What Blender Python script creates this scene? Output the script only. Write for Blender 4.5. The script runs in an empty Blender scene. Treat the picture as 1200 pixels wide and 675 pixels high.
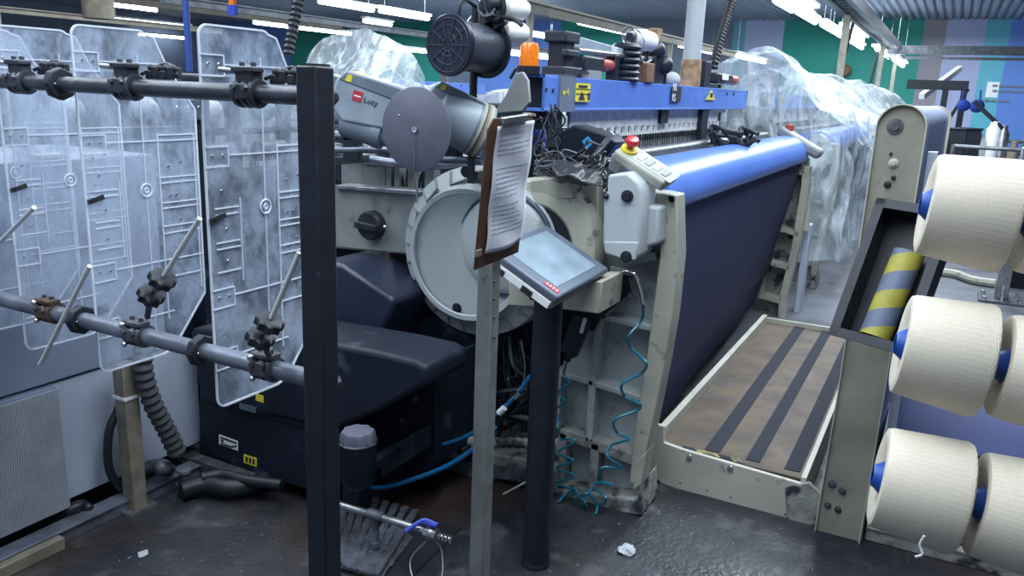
import bpy, math, random
from mathutils import Vector, Matrix, noise
random.seed(7)
PI = math.pi
C = bpy.context.scene.collection
V = Vector
# ------------------------------------------------------------------ camera (from the photo's vanishing points)
F, CX, CY, EYE = 942.0, 600.0, 337.5, 1.6
_x = V((520., -212., F)).normalized()
_y = V((-1832., -304., F)); _y = (_y - _x * _y.dot(_x)).normalized()
_z = _x.cross(_y)
def ray(px, py):
    d = V((px - CX, py - CY, F)); return V((d.dot(_x), d.dot(_y), d.dot(_z)))
def P(px, py, ax, v):
    """point of the place seen at a pixel of the photo, on the plane ax = v"""
    i = 'xyz'.index(ax); d = ray(px, py); o = V((0, 0, EYE)); return o + d * ((v - o[i]) / d[i])
def Q(pts, ax, v): return [P(x, y, ax, v) for x, y in pts]
cam_d = bpy.data.cameras.new('camera'); cam = bpy.data.objects.new('camera', cam_d); C.objects.link(cam)
cam_d.sensor_width = 36; cam_d.lens = F / 1200 * 36; cam_d.clip_start = .05; cam_d.clip_end = 200
r_, u_, b_ = [V((_x[i], _y[i], _z[i])) for i in range(3)]
M4 = Matrix.Identity(4)
for i in range(3): M4[i][0] = r_[i]; M4[i][1] = -u_[i]; M4[i][2] = -b_[i]
M4.translation = (0, 0, EYE); cam.matrix_world = M4
bpy.context.scene.camera = cam
# ------------------------------------------------------------------ materials
MT = {}
def mat(name, col, rough=.5, metal=0, var=.0, vs=8, bump=0, bs=40, col2=None, emit=0, alpha=1, trans=0, spec=.5, stain=None, coat=0, dist=.004):
    m = bpy.data.materials.new(name); m.use_nodes = True; nt = m.node_tree; N = nt.nodes; L = nt.links
    b = N['Principled BSDF']; c = (*col, 1)
    b.inputs['Base Color'].default_value = c; b.inputs['Roughness'].default_value = rough; b.inputs['Metallic'].default_value = metal
    b.inputs['Specular IOR Level'].default_value = spec
    if coat: b.inputs['Coat Weight'].default_value = coat
    if emit: b.inputs['Emission Color'].default_value = c; b.inputs['Emission Strength'].default_value = emit
    if alpha < 1: b.inputs['Alpha'].default_value = alpha
    if trans: b.inputs['Transmission Weight'].default_value = trans
    geo = N.new('ShaderNodeNewGeometry')
    def ns(s, det=5):
        n = N.new('ShaderNodeTexNoise'); n.inputs['Scale'].default_value = s; n.inputs['Detail'].default_value = det
        L.new(geo.outputs['Position'], n.inputs['Vector']); return n
    out = None
    if var or col2:
        n = ns(vs); cr = N.new('ShaderNodeValToRGB'); L.new(n.outputs['Fac'], cr.inputs['Fac'])
        c2 = col2 or tuple(x * (1 - var) for x in col)
        cr.color_ramp.elements[0].position = .35; cr.color_ramp.elements[1].position = .68
        cr.color_ramp.elements[0].color = (*c2, 1); cr.color_ramp.elements[1].color = c; out = cr.outputs['Color']
    if stain:   # (colour, scale, threshold)
        n = ns(stain[1], 8); cr = N.new('ShaderNodeValToRGB'); L.new(n.outputs['Fac'], cr.inputs['Fac'])
        cr.color_ramp.elements[0].position = stain[2]; cr.color_ramp.elements[1].position = stain[2] + .1
        mx = N.new('ShaderNodeMix'); mx.data_type = 'RGBA'; L.new(cr.outputs['Color'], mx.inputs['Factor'])
        if out: L.new(out, mx.inputs['A'])
        else: mx.inputs['A'].default_value = c
        mx.inputs['B'].default_value = (*stain[0], 1); out = mx.outputs['Result']
    if out: L.new(out, b.inputs['Base Color'])
    if bump:
        n = ns(bs, 6); bp = N.new('ShaderNodeBump'); bp.inputs['Strength'].default_value = bump; bp.inputs['Distance'].default_value = dist
        L.new(n.outputs['Fac'], bp.inputs['Height']); L.new(bp.outputs['Normal'], b.inputs['Normal'])
    MT[name] = m; return m
mat('black_paint', (.012, .016, .028), .42, var=.35, vs=15, bump=.15, bs=60, stain=((.06, .07, .09), 25, .72))
mat('bar_steel', (.075, .085, .11), .38, .35, var=.5, vs=12, bump=.3, bs=50, stain=((.16, .16, .17), 18, .66))
mat('bar_steel_light', (.23, .26, .33), .38, .5, var=.45, vs=14, bump=.3, bs=50, stain=((.09, .09, .11), 16, .62))
mat('dark_plastic', (.018, .023, .036), .5, bump=.3, bs=90, var=.3, vs=30)
mat('machine_black', (.010, .015, .030), .52, var=.35, vs=5, spec=.3, bump=.12, bs=40, stain=((.045, .055, .08), 7, .62))
mat('bin_black', (.02, .027, .055), .36, var=.25, vs=4, bump=.08, bs=20)
mat('void_shade', (.006, .008, .014), .8)  # near-black colour standing in for the shade inside openings
mat('rod_steel', (.78, .8, .82), .3, .35, bump=.1)
mat('chrome', (.7, .72, .74), .18, 1, bump=.1, bs=50)
mat('steel', (.42, .44, .47), .35, .8, var=.4, vs=20, bump=.2)
mat('dirty_steel', (.16, .17, .2), .5, .6, var=.6, vs=25, bump=.4)
mat('cast_grey', (.36, .40, .42), .5, var=.22, vs=7, bump=.2, bs=60, stain=((.17, .18, .17), 11, .63))
mat('cast_beige', (.42, .42, .36), .55, var=.25, vs=7, bump=.3, bs=50, stain=((.12, .115, .10), 14, .62))
mat('cast_dirty', (.33, .34, .33), .6, var=.4, vs=12, bump=.5, bs=60, stain=((.03, .035, .045), 9, .5), dist=.01)
mat('cover_grey', (.40, .44, .47), .45, bump=.1, bs=60, stain=((.24, .26, .27), 9, .66))
mat('plate_grey', (.26, .28, .285), .5, var=.25, vs=8, bump=.15, stain=((.14, .14, .13), 12, .64))
mat('feeder_grey', (.30, .36, .43), .4, .1, var=.2, vs=12, bump=.1)
mat('feeder_dark', (.16, .20, .26), .4, .1, var=.2, vs=12)
mat('disc_grey', (.11, .115, .16), .5, var=.2, vs=10, bump=.1, stain=((.2, .2, .24), 20, .74))
mat('beam_blue', (.09, .2, .6), .4, var=.2, vs=6, bump=.1, stain=((.05, .07, .15), 12, .72))
mat('roll_blue', (.09, .20, .66), .33, var=.15, vs=3, bump=.05)
mat('denim', (.011, .018, .085), .75, bump=.25, bs=400, var=.2, vs=3)
mat('denim_light', (.03, .045, .15), .7, bump=.25, bs=400, var=.2, vs=3)
mat('yellow', (.75, .65, .05), .5, var=.2, vs=60)
mat('white_label', (.8, .82, .85), .5)
mat('black_ink', (.015, .015, .02), .6)
mat('red_label', (.42, .03, .045), .5)
mat('red_plastic', (.5, .02, .03), .3, coat=.5)
mat('cap_red', (.42, .07, .06), .45, var=.3, vs=40)
mat('orange_lens', (.85, .2, .01), .25, coat=.5, var=.25, vs=50)
mat('paper', (.78, .81, .9), .8, bump=.2, bs=15)
mat('hardboard', (.13, .06, .032), .55, var=.35, vs=18, bump=.2)
mat('wood_pole', (.27, .235, .185), .7, var=.4, vs=12, bump=.3)
mat('wood_dark', (.19, .10, .06), .7, var=.4, vs=16, bump=.3)
mat('cream_post', (.30, .29, .24), .6, var=.3, vs=6, bump=.25, stain=((.2, .19, .16), 10, .6))
mat('galv', (.27, .295, .29), .5, .35, var=.35, vs=9, bump=.2, stain=((.11, .11, .10), 22, .62))
mat('cabinet_light', (.42, .47, .58), .55, var=.12, vs=3)
mat('cabinet_grey', (.22, .26, .36), .5, var=.12, vs=3)
mat('hose_grey', (.07, .08, .1), .55)
mat('hose_black', (.01, .012, .018), .5)
mat('hose_blue', (.01, .14, .34), .3, coat=.3)
mat('coil_cyan', (.015, .16, .24), .3, coat=.3)
mat('valve_blue', (.04, .07, .42), .4)
mat('brass', (.15, .10, .075), .55, .5, var=.4, vs=60)
mat('screen', (.24, .32, .40), .3, var=.3, vs=14)
mat('bezel', (.085, .11, .155), .4)
mat('yarn_white', (.72, .73, .76), .9, bump=.3, bs=120)
mat('tube_blue', (.01, .06, .3), .4)
mat('lint', (.4, .42, .46), 1, bump=.6, bs=80)
mat('lint_dark', (.09, .1, .13), 1, bump=.8, bs=60, var=.5, vs=30, dist=.02)
mat('tarp', (.5, .55, .62), .5)
mat('teal', (.02, .3, .4), .5); mat('blue_cloth', (.02, .06, .4), .8)
mat('dark_blue_pole', (.03, .07, .3), .4)
mat('spool_spoke', (.03, .035, .06), .4)
mat('spool_dark', (.012, .014, .03), .35, bump=.2)
mat('spool_yarn', (.06, .07, .09), .3, .3, bump=.5, bs=150)
mat('rack_steel', (.2, .22, .25), .45, .6, var=.4, vs=10)
mat('tray_black', (.016, .018, .028), .42, var=.3, vs=12, bump=.15)
mat('tan_wood', (.42, .27, .15), .7, var=.5, vs=25, bump=.2)
mat('sheet_grey', (.34, .40, .58), .5, var=.15, vs=3, bump=.1)
mat('rail_beige', (.30, .27, .22), .6, var=.3, vs=4)
mat('heald_white', (.75, .77, .8), .4, 0, var=.35, vs=30, bump=.2)
mat('bag_black', (.02, .022, .03), .35, bump=.6, bs=18, dist=.02)
def lamp_mat():
    m = mat('tube_glow', (.86, .95, 1), emit=9); return m
lamp_mat()
# ------------------------------------------------------------------ mesh builder
def catmull(pts, n=6):
    pts = [V(p) for p in pts]
    if len(pts) < 3: return pts
    e = [2 * pts[0] - pts[1]] + pts + [2 * pts[-1] - pts[-2]]; out = []
    for i in range(1, len(e) - 2):
        a, b, c, d = e[i - 1:i + 3]
        for k in range(n):
            t = k / n; out.append(.5 * ((2 * b) + (c - a) * t + (2 * a - 5 * b + 4 * c - d) * t * t + (3 * b - a - 3 * c + d) * t ** 3))
    out.append(pts[-1]); return out
def basis(d):
    d = V(d).normalized(); up = V((0, 0, 1)) if abs(d.z) < .9 else V((1, 0, 0))
    a = up.cross(d).normalized(); return a, d.cross(a), d
class MB:
    def __init__(s): s.v = []; s.f = []
    def add(s, vs, fs):
        o = len(s.v); s.v += [V(x) for x in vs]; s.f += [tuple(i + o for i in f) for f in fs]; return s
    def box(s, p0, p1):
        a = [min(p0[i], p1[i]) for i in range(3)]; b = [max(p0[i], p1[i]) for i in range(3)]
        vs = [(x, y, z) for z in (a[2], b[2]) for y in (a[1], b[1]) for x in (a[0], b[0])]
        return s.add(vs, [(0, 2, 3, 1), (4, 5, 7, 6), (0, 1, 5, 4), (2, 6, 7, 3), (0, 4, 6, 2), (1, 3, 7, 5)])
    def obox(s, c, ex, ey, ez):   # oriented box: half-extent vectors
        c, ex, ey, ez = V(c), V(ex), V(ey), V(ez)
        vs = [c + ex * x + ey * y + ez * z for z in (-1, 1) for y in (-1, 1) for x in (-1, 1)]
        return s.add(vs, [(0, 2, 3, 1), (4, 5, 7, 6), (0, 1, 5, 4), (2, 6, 7, 3), (0, 4, 6, 2), (1, 3, 7, 5)])
    def bar(s, p, q, w, h, up=(0, 0, 1)):   # rectangular bar from p to q: w across, h along up
        p, q = V(p), V(q); d = (q - p); up = V(up); a = d.cross(up).normalized(); u = a.cross(d).normalized()
        return s.obox((p + q) / 2, d / 2, a * w / 2, u * h / 2)
    def prism(s, pts, d):   # outline extruded by vector d
        n = len(pts); pts = [V(p) for p in pts]; d = V(d)
        return s.add(pts + [p + d for p in pts], [tuple(range(n))[::-1], tuple(range(n, 2 * n))] + [(i, (i + 1) % n, n + (i + 1) % n, n + i) for i in range(n)])
    def lathe(s, c, d, prof, n=32, a0=0, a1=2 * PI, cap=True):   # prof: (radius, distance along d)
        a, b, d = basis(d); c = V(c); full = abs(a1 - a0 - 2 * PI) < 1e-6; m = n if full else n + 1
        vs = [c + d * h + (a * math.cos(a0 + (a1 - a0) * k / n) + b * math.sin(a0 + (a1 - a0) * k / n)) * r for r, h in prof for k in range(m)]
        fs = []
        for i in range(len(prof) - 1):
            for k in range(n):
                k2 = (k + 1) % m; fs.append((i * m + k, i * m + k2, (i + 1) * m + k2, (i + 1) * m + k))
        if cap and full:
            if prof[0][0] > 1e-5: fs.append(tuple(range(m))[::-1])
            if prof[-1][0] > 1e-5: fs.append(tuple((len(prof) - 1) * m + k for k in range(m)))
        return s.add(vs, fs)
    def cyl(s, p, q, r, r2=None, n=16):
        p, q = V(p), V(q); return s.lathe(p, q - p, [(r, 0), (r if r2 is None else r2, (q - p).length)], n)
    def tube(s, pts, r, n=8, smooth=5, corr=None):
        pts = catmull(pts, smooth) if smooth else [V(p) for p in pts]; m = len(pts); prev = None; vs = []
        for i, p in enumerate(pts):
            t = (pts[min(i + 1, m - 1)] - pts[max(i - 1, 0)]).normalized()
            if prev is None: a = basis(t)[0]
            else: a = (prev - t * prev.dot(t)).normalized()
            prev = a; b = t.cross(a); rr = r[i] if isinstance(r, list) else r
            if corr: rr = rr * (1 + corr * (1 if i % 2 else -1))
            vs += [p + (a * math.cos(2 * PI * k / n) + b * math.sin(2 * PI * k / n)) * rr for k in range(n)]
        fs = [(i * n + k, i * n + (k + 1) % n, (i + 1) * n + (k + 1) % n, (i + 1) * n + k) for i in range(m - 1) for k in range(n)]
        fs += [tuple(range(n))[::-1], tuple((m - 1) * n + k for k in range(n))]
        return s.add(vs, fs)
    def ring(s, c, d, R, r, n=32, k=8):   # torus
        a, b, d = basis(d); c = V(c); vs = []; fs = []
        for i in range(n):
            u = a * math.cos(2 * PI * i / n) + b * math.sin(2 * PI * i / n)
            for j in range(k): vs.append(c + u * (R + r * math.cos(2 * PI * j / k)) + d * (r * math.sin(2 * PI * j / k)))
        for i in range(n):
            for j in range(k): fs.append((i * k + j, ((i + 1) % n) * k + j, ((i + 1) % n) * k + (j + 1) % k, i * k + (j + 1) % k))
        return s.add(vs, fs)
    def ball(s, c, r, n=10, sc=(1, 1, 1)):
        c = V(c); vs = []; fs = []
        for i in range(n + 1):
            for j in range(2 * n):
                t = PI * i / n; p = PI * j / n
                vs.append(c + V((r * sc[0] * math.sin(t) * math.cos(p), r * sc[1] * math.sin(t) * math.sin(p), r * sc[2] * math.cos(t))))
        for i in range(n):
            for j in range(2 * n): fs.append((i * 2 * n + j, i * 2 * n + (j + 1) % (2 * n), (i + 1) * 2 * n + (j + 1) % (2 * n), (i + 1) * 2 * n + j))
        return s.add(vs, fs)
    def grid(s, fn, nu, nv):
        vs = [fn(i / nu, j / nv) for i in range(nu + 1) for j in range(nv + 1)]
        return s.add(vs, [(i * (nv + 1) + j, (i + 1) * (nv + 1) + j, (i + 1) * (nv + 1) + j + 1, i * (nv + 1) + j + 1) for i in range(nu) for j in range(nv)])
    def split(s):
        """one builder per separate piece"""
        par = list(range(len(s.v)))
        def find(i):
            while par[i] != i: par[i] = par[par[i]]; i = par[i]
            return i
        for f in s.f:
            for k in f[1:]: par[find(k)] = find(f[0])
        out = {}
        for f in s.f: out.setdefault(find(f[0]), []).append(f)
        res = []
        for fs in out.values():
            ids = sorted({i for f in fs for i in f}); mp = {o: n for n, o in enumerate(ids)}; b = MB(); b.v = [s.v[i] for i in ids]; b.f = [tuple(mp[i] for i in f) for f in fs]; res.append(b)
        return res
    def each(s, name, m, parent, **k): return [b.build(name, m, parent, **k) for b in s.split()]
    def build(s, name, m, parent=None, bevel=0, smooth=True, solid=0, loc=None, seg=2):
        if parent is not None: o0 = wloc(parent)
        elif loc is not None: o0 = V(loc)
        else:
            mn = [min(v[i] for v in s.v) for i in range(3)]; mx = [max(v[i] for v in s.v) for i in range(3)]
            o0 = V(((mn[0] + mx[0]) / 2, (mn[1] + mx[1]) / 2, mn[2]))
        me = bpy.data.meshes.new(name); me.from_pydata([v - o0 for v in s.v], [], s.f); me.validate()
        import bmesh
        bm = bmesh.new(); bm.from_mesh(me); bmesh.ops.remove_doubles(bm, verts=bm.verts, dist=1e-5)
        bmesh.ops.recalc_face_normals(bm, faces=bm.faces); bm.to_mesh(me); bm.free()
        if smooth:
            me.polygons.foreach_set('use_smooth', [True] * len(me.polygons)); me.set_sharp_from_angle(angle=R(38))
        me.materials.append(MT[m] if isinstance(m, str) else m)
        o = bpy.data.objects.new(name, me); C.objects.link(o)
        if parent is not None: o.parent = parent
        else: o.location = o0
        if solid: x = o.modifiers.new('solid', 'SOLIDIFY'); x.thickness = solid; x.offset = 0
        if bevel: x = o.modifiers.new('bevel', 'BEVEL'); x.width = bevel; x.segments = seg; x.limit_method = 'ANGLE'; x.angle_limit = R(40)
        return o
def R(a): return math.radians(a)
def wloc(o):
    l = V((0, 0, 0))
    while o: l = l + o.location; o = o.parent
    return l
def tag(o, label, cat=None, group=None, kind=None):
    if label: o['label'] = label
    if cat: o['category'] = cat
    if group: o['group'] = group
    if kind: o['kind'] = kind
    return o
def thing(name, label, cat, loc=(0, 0, 0), group=None):
    o = bpy.data.objects.new(name, None); C.objects.link(o); o.location = V(loc); o.empty_display_size = .1
    return tag(o, label, cat, group)
def struct(o): o['kind'] = 'structure'; return o
def copy_tree(o, parent=None, delta=(0, 0, 0), label=None):
    c = o.copy(); C.objects.link(c)
    if parent is not None: c.parent = parent
    else:
        c.location = o.location + V(delta)
        if label: c['label'] = label
    for ch in list(o.children): copy_tree(ch, c)
    return c
def text(s, body, m, parent, org, right, up, h, name='lettering', ext=.0006):
    """lettering as a mesh: org is its lower left corner"""
    cu = bpy.data.curves.new(name, 'FONT'); cu.body = body; cu.size = h * 1.35; cu.extrude = ext
    t = bpy.data.objects.new('t', cu); C.objects.link(t); bpy.context.view_layer.update()
    me = bpy.data.meshes.new_from_object(t); bpy.data.objects.remove(t)
    right = V(right).normalized(); up = V(up); up = (up - right * up.dot(right)).normalized(); n = right.cross(up)
    o0 = wloc(parent)
    for v in me.vertices: v.co = V(org) + right * v.co.x * s + up * v.co.y + n * v.co.z - o0
    me.materials.clear(); me.materials.append(MT[m])
    o = bpy.data.objects.new(name, me); C.objects.link(o); o.parent = parent; return o
X_, Y_, Z_ = V((1, 0, 0)), V((0, 1, 0)), V((0, 0, 1))
LAMPS = [(3.2, .2, 6, 1.2, 150), (.6, 1.0, 4, 1.0, 50), (1.0, 3.0, 4, .6, 60), (3.5, 4.5, 8, 1, 150), (10, .3, 8, 1.2, 260), (12, 5, 12, 1.2, 300), (19, 2, 8, 1.5, 260), (19, 11, 10, 1.5, 400), (8, 12, 10, 1.5, 300), (24, 0, 2, 8, 200), (24, 16, 2, 14, 300)]
# ================================================================== THE SETTING
def stripe_mat():
    m = bpy.data.materials.new('painted_wall'); m.use_nodes = True; nt = m.node_tree; N = nt.nodes; L = nt.links; b = N['Principled BSDF']
    g = N.new('ShaderNodeNewGeometry'); s = N.new('ShaderNodeSeparateXYZ'); L.new(g.outputs['Position'], s.inputs[0])
    mr = N.new('ShaderNodeMapRange'); mr.inputs['From Min'].default_value = -10; mr.inputs['From Max'].default_value = 40
    L.new(s.outputs['Y'], mr.inputs['Value']); cr = N.new('ShaderNodeValToRGB'); cr.color_ramp.interpolation = 'CONSTANT'; L.new(mr.outputs[0], cr.inputs[0])
    grn, lil, tea, blu, gry, sla = (.01, .25, .2), (.32, .37, .56), (.1, .4, .52), (.1, .22, .6), (.23, .22, .25), (.12, .15, .22)
    bands = [(1400, blu), (1186, tea), (1157, lil), (1110, gry), (1082, grn), (919, lil), (873, (.1, .3, .38)), (860, sla), (735, grn), (662, blu), (555, sla), (520, grn), (438, sla), (400, grn), (345, blu), (250, lil)]
    e = cr.color_ramp.elements
    for i, (px, c) in enumerate(bands):
        pos = (P(px, 60, 'x', 27).y + 10) / 50; pos = 0 if i == 0 else pos
        el = e[0] if i == 0 else (e[1] if i == 1 else e.new(pos)); el.position = pos; el.color = (*c, 1)
    L.new(cr.outputs[0], b.inputs['Base Color']); b.inputs['Roughness'].default_value = .6; return m
MT['painted_wall'] = stripe_mat()
def floor_mat():
    m = bpy.data.materials.new('floor_concrete'); m.use_nodes = True; nt = m.node_tree; N = nt.nodes; L = nt.links; b = N['Principled BSDF']
    g = N.new('ShaderNodeNewGeometry')
    def ns(sc, det, lo, hi):
        n = N.new('ShaderNodeTexNoise'); n.inputs['Scale'].default_value = sc; n.inputs['Detail'].default_value = det; L.new(g.outputs['Position'], n.inputs['Vector'])
        r = N.new('ShaderNodeMapRange'); r.inputs['From Min'].default_value = lo; r.inputs['From Max'].default_value = hi; r.clamp = True; L.new(n.outputs['Fac'], r.inputs['Value']); return r.outputs[0]
    def mix(f, a, c):
        x = N.new('ShaderNodeMix'); x.data_type = 'RGBA'; L.new(f, x.inputs['Factor'])
        if isinstance(a, tuple): x.inputs['A'].default_value = (*a, 1)
        else: L.new(a, x.inputs['A'])
        x.inputs['B'].default_value = (*c, 1); return x.outputs['Result']
    c = mix(ns(2.2, 9, .42, .62), (.009, .011, .017), (.030, .032, .042)); c = mix(ns(14, 9, .5, .62), c, (.018, .02, .027)); c = mix(ns(5, 10, .57, .66), c, (.065, .066, .08))
    c = mix(ns(.9, 6, .5, .64), c, (.042, .026, .022))
    c = mix(ns(38, 4, .66, .74), c, (.13, .13, .145))
    s = N.new('ShaderNodeSeparateXYZ'); L.new(g.outputs['Position'], s.inputs[0])     # the aisle behind the looms is the cleaner grey concrete
    r = N.new('ShaderNodeMapRange'); r.inputs['From Min'].default_value = 4.6; r.inputs['From Max'].default_value = 6.5; L.new(s.outputs['X'], r.inputs['Value'])
    c = mix(r.outputs[0], c, (.115, .125, .15))
    L.new(c, b.inputs['Base Color'])
    rr = N.new('ShaderNodeMapRange'); rr.inputs['To Min'].default_value = .3; rr.inputs['To Max'].default_value = .65; L.new(ns(3, 6, .35, .65), rr.inputs['Value']); L.new(rr.outputs[0], b.inputs['Roughness'])
    n = N.new('ShaderNodeTexNoise'); n.inputs['Scale'].default_value = 45; n.inputs['Detail'].default_value = 8; L.new(g.outputs['Position'], n.inputs['Vector'])
    bp = N.new('ShaderNodeBump'); bp.inputs['Strength'].default_value = .6; bp.inputs['Distance'].default_value = .006; L.new(n.outputs['Fac'], bp.inputs['Height']); L.new(bp.outputs[0], b.inputs['Normal'])
    return m
MT['floor_concrete'] = floor_mat()
mat('ceiling_sheet', (.20, .23, .30), .5, var=.1, vs=1); mat('wall_paint', (.16, .2, .3), .7, var=.15, vs=1)
struct(MB().box((-2, -9, -.2), (27.2, 30, 0)).build('floor', 'floor_concrete'))
CZ = 4.0
b = MB(); n = 195
for i in range(n):   # trapezoidal roofing sheet, ribs running away from the camera
    y = -9 + i * .2
    b.add([(x, yy, z) for x in (-2, 27) for yy, z in ((y, CZ + .06), (y + .05, CZ), (y + .13, CZ), (y + .18, CZ + .06), (y + .2, CZ + .06))], [(k, k + 1, k + 6, k + 5) for k in range(4)])
b.box((-2, -9, CZ + .07), (27, 30, CZ + .1))
struct(b.build('ceiling', 'ceiling_sheet', smooth=False))
struct(MB().box((27, -9, 0), (27.2, 30, CZ + .1)).build('wall_back', 'painted_wall'))
struct(MB().box((-2, 29.9, 0), (27, 30.1, CZ + .1)).build('wall_left', 'wall_paint'))
struct(MB().box((-2, -9.2, 0), (27, -9, CZ + .1)).build('wall_right', 'wall_paint'))
# ------------------------------------------------------------------ lamps
LIGHTS = []
def fluo(a, b2, z, lab, grp, wide=.1):
    while P(*b2, 'z', z).x > 25.5 and z > 2: z -= .1
    p, q = P(*a, 'z', z), P(*b2, 'z', z); y = (p.y + q.y) / 2; p.y = q.y = y
    t = thing('fluorescent_light', lab, 'light', ((p.x + q.x) / 2, y, z), grp)
    MB().box((p.x, y - wide, z + .05), (q.x, y + wide, z + .11)).build('housing', 'white_label', t)
    MB().cyl((p.x + .05, y, z), (q.x - .05, y, z), min(wide * .75, .055), n=10).build('tube', 'tube_glow', t)
    MB().box((p.x + .2, y - .01, z + .11), (p.x + .208, y - .002, CZ + .005)).box((q.x - .208, y - .01, z + .11), (q.x - .2, y - .002, CZ + .005)).each('hanger', 'steel', t)
g = 'fluorescent lights over the plastic-covered looms'; l = 'glowing tube light in the row beside the cable tray over the covered looms'
for a, c in (((905, 0), (932, 12)), ((934, 13), (956, 26)), ((963, 28), (973, 34)), ((974, 34.5), (986, 42)), ((988, 43), (999, 49)), ((1000, 50), (1011, 56))): fluo(a, c, 3.2, l, g)
g = 'wide fluorescent lights under the cable tray'; l = 'wide bright tube light hung under the cable tray'
for a, c in (((922, 0), (956, 14)), ((988, 33), (1013, 47)), ((1027, 57), (1042, 67)), ((1048, 69), (1058, 77))): fluo(a, c, 2.95, l, g, .13)
g = 'distant fluorescent lights over the left looms'
for a, c, l in (((373, 1), (438, 12), 'long tube light near the top edge, right of the corrugated hose'), ((447, 12), (500, 22), 'tube light end to end with the one right of the corrugated hose'),
    ((132, 3), (170, 12), 'short tube light right of the brown ceiling pipe'), ((140, 22), (213, 32), 'tube light above the second clear panel'),
    ((312, 26), (398, 40), 'yellowish tube light between the third clear panel and the black spool'), ((180, 40), (203, 45), 'small tube light seen behind the second clear panel'),
    ((458, 55), (503, 62), 'dim tube light left of the black spool'), ((597, 60), (628, 68), 'tube light left of the orange beacon'),
    ((613, 37), (640, 45), 'small tube light right of the white yarn cones'), ((679, 26), (738, 40), 'long tube light above the grey slab on the blue beam'),
    ((797, 53), (835, 62), 'tube light crossing behind the grey pole on the blue beam'), ((866, 65), (892, 73), 'tube light just left of the plastic-covered loom'),
    ((430, 24), (455, 29), 'short tube light left of the black spool, upper one')): fluo(a, c, 3.2, l, g, .07)
def area(x, y, z, sx, sy, pw, col=(.82, .92, 1)):
    d = bpy.data.lights.new('ceiling_light', 'AREA'); d.shape = 'RECTANGLE'; d.size = sx; d.size_y = sy; d.energy = pw; d.color = col
    o = bpy.data.objects.new('ceiling_light', d); C.objects.link(o); o.location = (x, y, z); return o
# area lamps for tube rows over the aisles; left aisle energy added to brighten there
for (x, y, sx, sy, p) in LAMPS: area(x, y, 3.6, sx, sy, p)
# ------------------------------------------------------------------ overhead steelwork
TZ = 2.9
p0, p1 = P(985, 0, 'z', TZ), P(1068, 71, 'z', TZ); q0, q1 = P(950, 0, 'z', TZ), P(1070, 76, 'z', TZ); xe = 22.3
ya, yb = (p0.y + p1.y) / 2, (q0.y + q1.y) / 2
t = thing('cable_tray', 'grey overhead cable tray running away above the covered looms', 'cable tray', (4, ya, TZ))
MB().box((3, ya - .05, TZ), (xe, ya + .02, TZ + .16)).box((3, yb - .02, TZ), (xe, yb + .04, TZ + .12)).each('side_rail', 'rack_steel', t)
b = MB()
for i in range(60): x = 3.2 + i * .32; b.box((x, ya, TZ + .02), (x + .06, yb, TZ + .05))
b.each('rung', 'steel', t)
b = MB()
for k in range(4):
    yy = ya + (yb - ya) * (.2 + .2 * k); b.tube([(3 + i * 1.6, yy + random.uniform(-.04, .04), TZ + .08) for i in range(13)], .018, 6, 3)
b.each('cable', 'hose_black', t)
for px, top in ((960, 18), (1013, 53), (1040, 66), (1070, 80)):
    q = P(px, top, 'z', TZ); MB().box((q.x - .05, yb - .06, 0), (q.x + .05, yb + .04, TZ)).build('post', 'cream_post', t)
for px, top in ((973, 30), (1017, 55)):
    q = P(px, top, 'z', TZ); MB().tube([(q.x, yb + .1, TZ + .1), (q.x, yb + .2, 1.9), (q.x, yb + .1, .5)], .03, 6).build('drop_cable', 'hose_black', t)
q = P(1130, 76, 'z', TZ)
b = MB().box((xe, -8.9, TZ - .1), (xe + .14, yb, TZ + .1)).box((xe - .1, -8.9, TZ - .22), (xe, yb, TZ - .16))
tag(b.build('roof_beam', 'rack_steel'), 'grey steel beam crossing in front of the lilac and teal wall', 'beam')
b = MB().bar(P(1125, 80, 'x', xe), P(1080, 113, 'x', xe - 2), .12, .12); tag(b.build('brace', 'yarn_white'), 'slanting cream brace below the steel beam near the teal wall', 'brace')
def rail(a, c, z, h, name, lab, m='rail_beige', posts=()):
    p, q = P(*a, 'z', z), P(*c, 'z', z); y = (p.y + q.y) / 2
    t = thing(name, lab, 'beam', (p.x, y, z))
    MB().box((p.x - 3, y - .04, z), (q.x, y + .04, z + h)).box((p.x - 3, y - .09, z + h * .8), (q.x, y + .04, z + h)).build('channel', m, t)
    for x in posts:
        MB().box((x - .035, y - .03, 0), (x + .035, y + .04, z)).build('post', 'cream_post', t)
    return t
pz = 2.55
rail((617, 3), (890, 78), pz, .13, 'overhead_rail', 'grey overhead channel running above the blue loom beam', 'rail_beige', [P(x, y, 'z', pz).x for x, y in ((651, 14), (785, 51), (861, 72))])
rail((133, 3), (400, 36), pz, .12, 'overhead_rail', 'brown overhead rail above the third clear panel')
rail((0, 12), (240, 40), pz, .1, 'overhead_rail', 'brown overhead rail behind the tops of the left clear panels', posts=[8.5])
rail((395, 28), (640, 64), 2.5, .1, 'overhead_rail', 'thin grey rail behind the black spool', 'rack_steel', [11.5, 14])
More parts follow.
